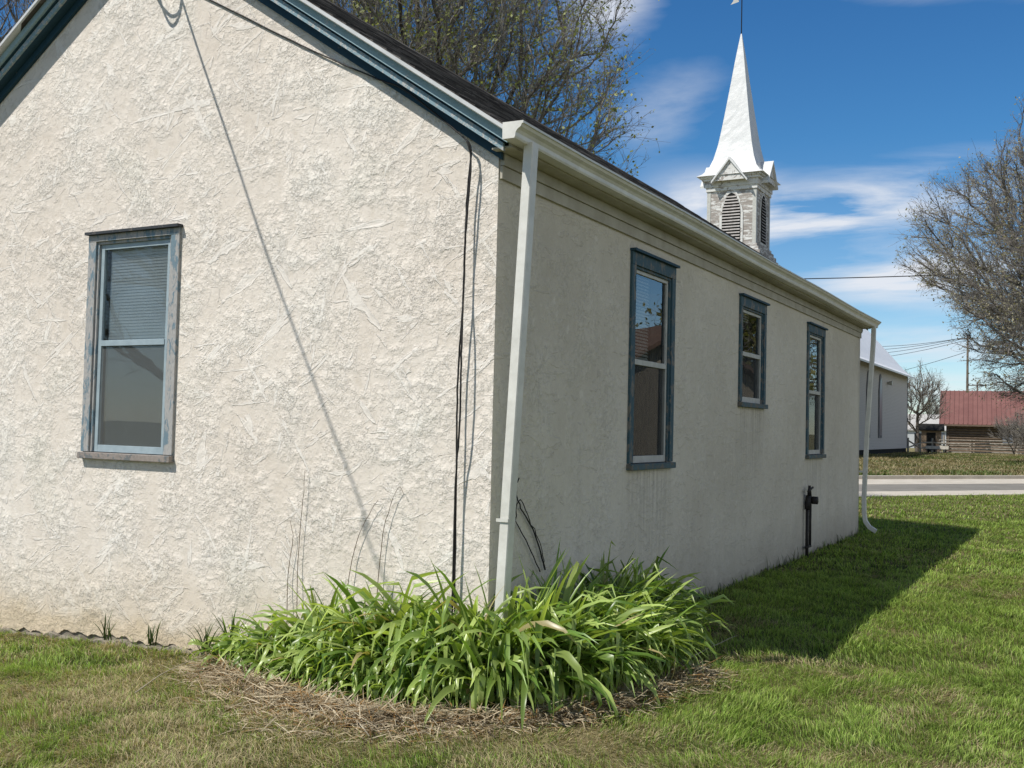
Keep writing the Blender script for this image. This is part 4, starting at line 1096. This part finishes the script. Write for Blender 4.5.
for fn in faces:
    b = MB(); gothic(b, fn, -.76, .76, 13.5, 16.95, .001, .05); f = cpart(b, 'louvered_opening', M['oldwhite'])
    b = MB(); gothic(b, fn, -.60, .60, 13.65, 16.72, .051, .056); cpart(b, 'opening', M['dark'], f)
    b = MB()
    zz = 13.78
    while zz < 16.45:
        hw = .58 if zz < 15.5 else .58*math.sqrt(max(.02, 1-((zz-15.5)/1.15)**2))
        p = [fn(-hw, zz, .06), fn(hw, zz, .06), fn(hw, zz+.12, .13), fn(-hw, zz+.12, .13)]; q = [fn(-hw, zz-.03, .065), fn(hw, zz-.03, .065), fn(hw, zz+.09, .16), fn(-hw, zz+.09, .16)]
        p = [fn(-hw, zz, .12), fn(hw, zz, .12), fn(hw, zz+.075, .06), fn(-hw, zz+.075, .06)]
        b.add(p+[fn(-hw, zz-.03, .12), fn(hw, zz-.03, .12)], [(0, 1, 2, 3), (4, 5, 1, 0)]); zz += .19
    cpart(b, 'louvers', M['louver'], f)
b = MB()
for (w_, z0, z1) in ((1.66, 16.9, 17.15), (1.72, 17.15, 17.55), (1.86, 17.55, 17.7), (1.98, 17.7, 17.82)): b.box((TX-w_, TY-w_, z0), (TX+w_, TY+w_, z1))
cpart(b, 'cornice', M['oldwhite'])
# spire: concave square pyramid with denting in the sheet metal
pr = [(2.16, 17.82), (1.86, 18.02), (1.55, 18.42), (1.32, 19.05), (1.10, 20.0), (.94, 21.0), (.78, 22.1), (.63, 23.2), (.48, 24.3), (.31, 25.6), (.15, 26.7), (.03, 27.5)]
b = MB(); ns_ = 6
def spire_w(z):
    for (w0, z0), (w1, z1) in zip(pr[:-1], pr[1:]):
        if z0 <= z <= z1: return w0+(w1-w0)*(z-z0)/(z1-z0)
    return .03
zz = list(np.concatenate([[17.82, 17.9, 18.02, 18.2, 18.42, 18.7, 19.05], np.linspace(19.4, 27.5, 26)]))
for f in range(4):
    g_ = []
    for z_ in zz:
        w_ = spire_w(z_)
        for i in range(ns_+1):
            u = -1+2*i/ns_; dd = w_+(0 if i in (0, ns_) else random.uniform(-.014, .011)*min(1, w_))
            x_, y_ = [(u*w_, -dd), (dd, u*w_), (-u*w_, dd), (-dd, -u*w_)][f]; g_.append((TX+x_, TY+y_, z_))
    k = ns_+1
    b.add(g_, [(j*k+i, j*k+i+1, (j+1)*k+i+1, (j+1)*k+i) for j in range(len(zz)-1) for i in range(ns_)])
b.add([(TX-2.16, TY-2.16, 17.821), (TX+2.16, TY-2.16, 17.821), (TX+2.16, TY+2.16, 17.821), (TX-2.16, TY+2.16, 17.821)], [(3, 2, 1, 0)])
sp_o = cpart(b, 'spire', M['church_metal'])
b = MB()
for fn in faces:
    for (h_, d0, d1, mi) in ((0, .25, .72, 0),):
        # gablet: small pediment with metal roof
        A = [fn(-1.0, 17.45, .52), fn(1.0, 17.45, .52), fn(0, 18.75, .52)]; B = [fn(-1.0, 17.45, -.6), fn(1.0, 17.45, -.6), fn(0, 18.75, -.9)]
        b.add(A+B, [(0, 1, 2)], 1)
        for s0_, s1_ in ((-1.16, 0), (1.16, 0)):
            P = [fn(s0_, 17.42, .66), fn(0, 18.92, .66), fn(0, 18.92, -.9), fn(s0_, 17.42, -.6)]
            Q = [fn(s0_, 17.28, .66), fn(0, 18.74, .66), fn(0, 18.74, -.9), fn(s0_, 17.28, -.6)]
            b.add(P+Q, [(0, 1, 2, 3), (4, 7, 6, 5), (0, 4, 5, 1), (0, 3, 7, 4)], 0)
cpart(b, 'gablet', [M['church_metal'], M['oldwhite']])
b = MB(); b.tube([(TX, TY, 27.4), (TX, TY, 30.6)], .035, 6); rod = cpart(b, 'vane_rod', M['dark'])
b = MB(); b.add([(TX-.75, TY, 29.55), (TX-.2, TY, 29.65), (TX-.2, TY, 29.95), (TX-.75, TY, 30.05), (TX-.55, TY, 29.8)], [(0, 1, 2, 3, 4)]); b.tube([(TX-.25, TY, 29.8), (TX+.4, TY, 29.8)], .03, 5)
cpart(b, 'weather_vane', M['white_sash'], rod)

# ---- log cabin with red metal roof
A = np.array((-10.95, 114.62)); B_ = np.array((5.1, 116.1)); cdx = (B_-A)/np.linalg.norm(B_-A); cdy = np.array((-cdx[1], cdx[0])); LC = float(np.linalg.norm(B_-A))
cabin = thing('log_cabin', 'low brown log cabin with a faded red standing seam metal roof', 'cabin', (A[0]+cdx[0]*LC/2+cdy[0]*4, A[1]+cdx[1]*LC/2+cdy[1]*4, 0))
cw = lambda u, v, z: np.array((A[0]+cdx[0]*u+cdy[0]*v, A[1]+cdx[1]*u+cdy[1]*v, z))
D_ = 9.4
b = MB()
for i in range(11):
    z_ = .15+i*.28
    for (p, q) in (((.7, .8), (LC-.5, .8)), ((.7, D_-.4), (LC-.5, D_-.4)), ((.9, .6), (.9, D_-.2)), ((LC-.7, .6), (LC-.7, D_-.2))):
        b.tube([cw(*p, z_), cw(*q, z_)], .145, 8)
for u in (.9, LC-.7):
    b.add([cw(u, .8, 3.1), cw(u, D_-.4, 3.1), cw(u, D_/2+.2, 6.5)], [(0, 1, 2)])
part(b, 'wall', M['logs'], cabin)
b = MB()
e0, rg_ = 0.0, D_/2+.2
for (v0, v1) in ((0, rg_), (2*rg_, rg_)):
    P = [cw(0, v0, 3.0), cw(LC, v0, 3.0), cw(LC, v1, 6.75), cw(0, v1, 6.75)]
    b.add(P+[p-np.array((0, 0, .12)) for p in P], [(0, 1, 2, 3), (7, 6, 5, 4), (0, 4, 5, 1), (3, 7, 4, 0), (1, 5, 6, 2)])
    u = .02
    while u < LC:
        q0, q1 = cw(u, v0, 3.03), cw(u, v1, 6.78)
        b.obox(q0, (*cdx, 0), (q1-q0)/np.linalg.norm(q1-q0), (0, -.6 if v0 < v1 else .6, .8), (0, 0, -.03), (.07, float(np.linalg.norm(q1-q0)), .05)); u += .46
part(b, 'roof', M['redroof'], cabin)
b = MB(); b.obox(cw(.0, -.03, 2.78), (*cdx, 0), (*cdy, 0), (0, 0, 1), (0, 0, 0), (LC, .05, .17)); part(b, 'fascia', M['logs'], cabin)
b = MB(); b.obox(cw(6.2, .60, 1.1), (*cdx, 0), (*cdy, 0), (0, 0, 1), (0, 0, 0), (1.0, .05, .9)); part(b, 'window', M['cwin'], cabin)

# ---- rail fence of weathered logs
fa, fb = at(945, 454, 99)[:2], at(1060, 452, 104)[:2]
fd = (fb-fa)/np.linalg.norm(fb-fa); fn2 = np.array((-fd[1], fd[0])); LF = float(np.linalg.norm(fb-fa))
fence = thing('rail_fence', 'weathered pale split-rail fence of stacked logs in front of the cabin', 'fence', (*((fa+fb)/2), 0))
npn = 5
for i in range(npn):
    s_ = 1 if i % 2 == 0 else -1
    p0 = fa+fd*LF*i/npn+fn2*.5*s_; p1 = fa+fd*LF*(i+1)/npn-fn2*.5*s_
    for j in range(5):
        b = MB(); z0, z1 = .16+j*.29+random.uniform(-.05, .05), .16+j*.29+random.uniform(-.05, .05); e = fd*random.uniform(.1, .4)
        b.tube([(*(p0-e), z0), (*((p0+p1)/2), (z0+z1)/2+random.uniform(-.03, .03)), (*(p1+e), z1)], random.uniform(.055, .095), 6)
        part(b, 'rail', M['oldwood'], fence)
fa2, fb2 = at(908, 452, 96)[:2], at(944, 453, 99)[:2]; fd2 = (fb2-fa2)/np.linalg.norm(fb2-fa2); LF2 = float(np.linalg.norm(fb2-fa2))
fence2 = thing('post_fence', 'low open fence of pale posts and rails between church and cabin', 'fence', (*((fa2+fb2)/2), 0))
for i in range(4):
    p = fa2+fd2*LF2*i/3; b = MB(); b.tube([(*p, -.1), (*p, 1.45+.3*(i % 2))], .09, 7); part(b, 'post', M['oldwood'], fence2)
for (i, za, zb) in ((0, .55, .95), (0, 1.2, .5), (1, .5, .6), (1, 1.0, 1.05), (2, .5, .5), (2, 1.05, .95)):
    b = MB(); p, q = fa2+fd2*LF2*i/3, fa2+fd2*LF2*(i+1)/3; b.tube([(*p, za), (*q, zb)], .07, 6); part(b, 'rail', M['oldwood'], fence2)
# picnic table
M['palewood'] = simple('pale_planks', (.66, .63, .55), .9, (.5, .47, .4), 3)
q = at(937, 455, 91); pt = thing('picnic_table', 'pale topped picnic table with dark legs standing in front of the low fence', 'picnic table', (q[0], q[1], 0))
ax = (*cdx, 0); ay = (*cdy, 0)
b = MB()
for k in range(5): b.obox((0, 0, 0), ax, ay, (0, 0, 1), (-.95, -.38+k*.155, .74), (.95, -.24+k*.155, .79))
b.obox((0, 0, 0), ax, ay, (0, 0, 1), (-.93, -.42, .52), (.93, -.385, .735)); b.obox((0, 0, 0), ax, ay, (0, 0, 1), (-.93, .395, .52), (.93, .43, .735))
b.build('tabletop', M['palewood'], pt)
for s_ in (-1, 1):
    b = MB(); b.obox((0, 0, 0), ax, ay, (0, 0, 1), (-.95, s_*.75-.13, .44), (.95, s_*.75+.13, .48)); b.build('bench', M['dark'], pt)
    for e in (-1, 1):
        b = MB(); b.tube([np.array(ax)*e*.7+np.array(ay)*s_*.7, np.array(ax)*e*.7+np.array(ay)*s_*.25+np.array((0, 0, .74))], .05, 6); b.build('leg', M['dark'], pt)
# small shed and pale building
def gable_box(name, label, cat, P0, dx, w_, d_, h_, rh, wallm, roofm, extras=True):
    t = thing(name, label, cat, (P0[0], P0[1], 0)); dx = np.array(dx, float)/np.linalg.norm(dx); dy = np.array((-dx[1], dx[0]))
    g = lambda u, v, z: (dx[0]*u+dy[0]*v, dx[1]*u+dy[1]*v, z)
    b = MB(); b.obox((0, 0, 0), (*dx, 0), (*dy, 0), (0, 0, 1), (-w_/2, 0, 0), (w_/2, d_, h_))
    for v in (0, d_): pass
    b.add([g(-w_/2, 0, h_), g(-w_/2, d_, h_), g(-w_/2, d_/2, h_+rh)], [(0, 1, 2)]); b.add([g(w_/2, 0, h_), g(w_/2, d_, h_), g(w_/2, d_/2, h_+rh)], [(0, 1, 2)])
    b.build('wall', wallm, t)
    b = MB(); o_ = .3
    for v0, v1 in ((-o_, d_/2), (d_+o_, d_/2)):
        z0 = h_-rh*o_/(d_/2)+.03
        P = [g(-w_/2-o_, v0, z0), g(w_/2+o_, v0, z0), g(w_/2+o_, v1, h_+rh+.03), g(-w_/2-o_, v1, h_+rh+.03)]
        b.add(P+[(p[0], p[1], p[2]+.12) for p in P], [(0, 1, 2, 3), (7, 6, 5, 4), (0, 4, 5, 1), (1, 5, 6, 2), (2, 6, 7, 3), (3, 7, 4, 0)])
    b.build('roof', roofm, t)
    if extras:
        b = MB(); b.obox((0, 0, 0), (*dx, 0), (*dy, 0), (0, 0, 1), (-.45, -.03, 0), (.45, .0, min(2., h_-.2))); dd = b.build('door', M['dark'], t)
        for s_ in (-1, 1):
            if w_ > 4:
                b = MB(); b.obox((0, 0, 0), (*dx, 0), (*dy, 0), (0, 0, 1), (s_*w_*.3-.6, -.03, 1.0), (s_*w_*.3+.6, .0, 2.1)); b.build('window', M['cwin'], t)
    return t
M['shedwall'] = simple('brown_boards', (.27, .20, .14), .9, (.16, .12, .085), 3)
M['palewall'] = simple('pale_siding', (.50, .52, .53), .8, (.42, .44, .45), 2)
M['paleroof'] = simple('pale_roofing', (.46, .45, .43), .8, (.38, .37, .35), 2)
q = at(931, 440, 109); gable_box('shed', 'small narrow brown shed at the left end of the log cabin', 'shed', q, cdx, 1.9, 2.4, 2.3, .5, M['shedwall'], M['dark'])
q = at(918, 436, 140); gable_box('far_house', 'pale grey house with light roof far behind the small bare tree', 'house', q, cdx, 9, 7, 2.5, 2.0, M['palewall'], M['paleroof'])
# neighbour beyond the right edge, seen only as a reflection in the side windows
M['brownroof'] = simple('brown_shingle_roof', (.16, .10, .07), .9, (.09, .06, .045), 6); M['tanwall'] = simple('tan_siding', (.34, .29, .22), .8, (.28, .24, .18), 3)
gable_box('neighbour_house', 'tan house with a brown roof standing right of the lawn outside the view', 'house', (13.2, 22.5), (.83, .55), 11, 7, 2.6, 1.9, M['tanwall'], M['brownroof'])

# ---- poles and wires
q = at(967, 440, 125); P1_ = utility_pole((q[0], q[1], 0), 13.9, cdx, 'tall wooden utility pole with crossarm rising behind the red roof')
q = at(977, 440, 150); t2 = utility_pole((q[0], q[1], 0), 9.6, cdx, 'shorter distant utility pole just right of the tall one')
a0 = at(905, 440, 150)
def wires(name, segs, r, label):
    b = MB()
    for p, q, sag in segs:
        p, q = np.array(p), np.array(q)
        b.tube([p*(1-t)+q*t-np.array((0, 0, 4*sag*t*(1-t))) for t in np.linspace(0, 1, 14)], r, 4)
    return tag(b.build(name, M['cable'], smooth=True), label, 'power line')
wires('power_line', [(at(967+k, 337+1.0*abs(k)*.2, 125), at(820, 352+k*1.5, 175), .8) for k in (-6, -2, 2, 6)]+[(at(966, 352, 125), at(820, 385, 160), .6)], .028, 'bundle of thin wires running left from the tall utility pole behind the church')
wires('power_line', [(at(968+k, 338, 125), at(1120, 330+k, 105), 1.2) for k in (-4, 4)], .024, 'pair of thin wires running right from the tall utility pole into the big tree')
wires('overhead_wire', [(at(690, 280, 62), at(1180, 262, 62), .25)], .028, 'single wire crossing the sky between the steeple and the big tree')
print('objects', len(bpy.data.objects))
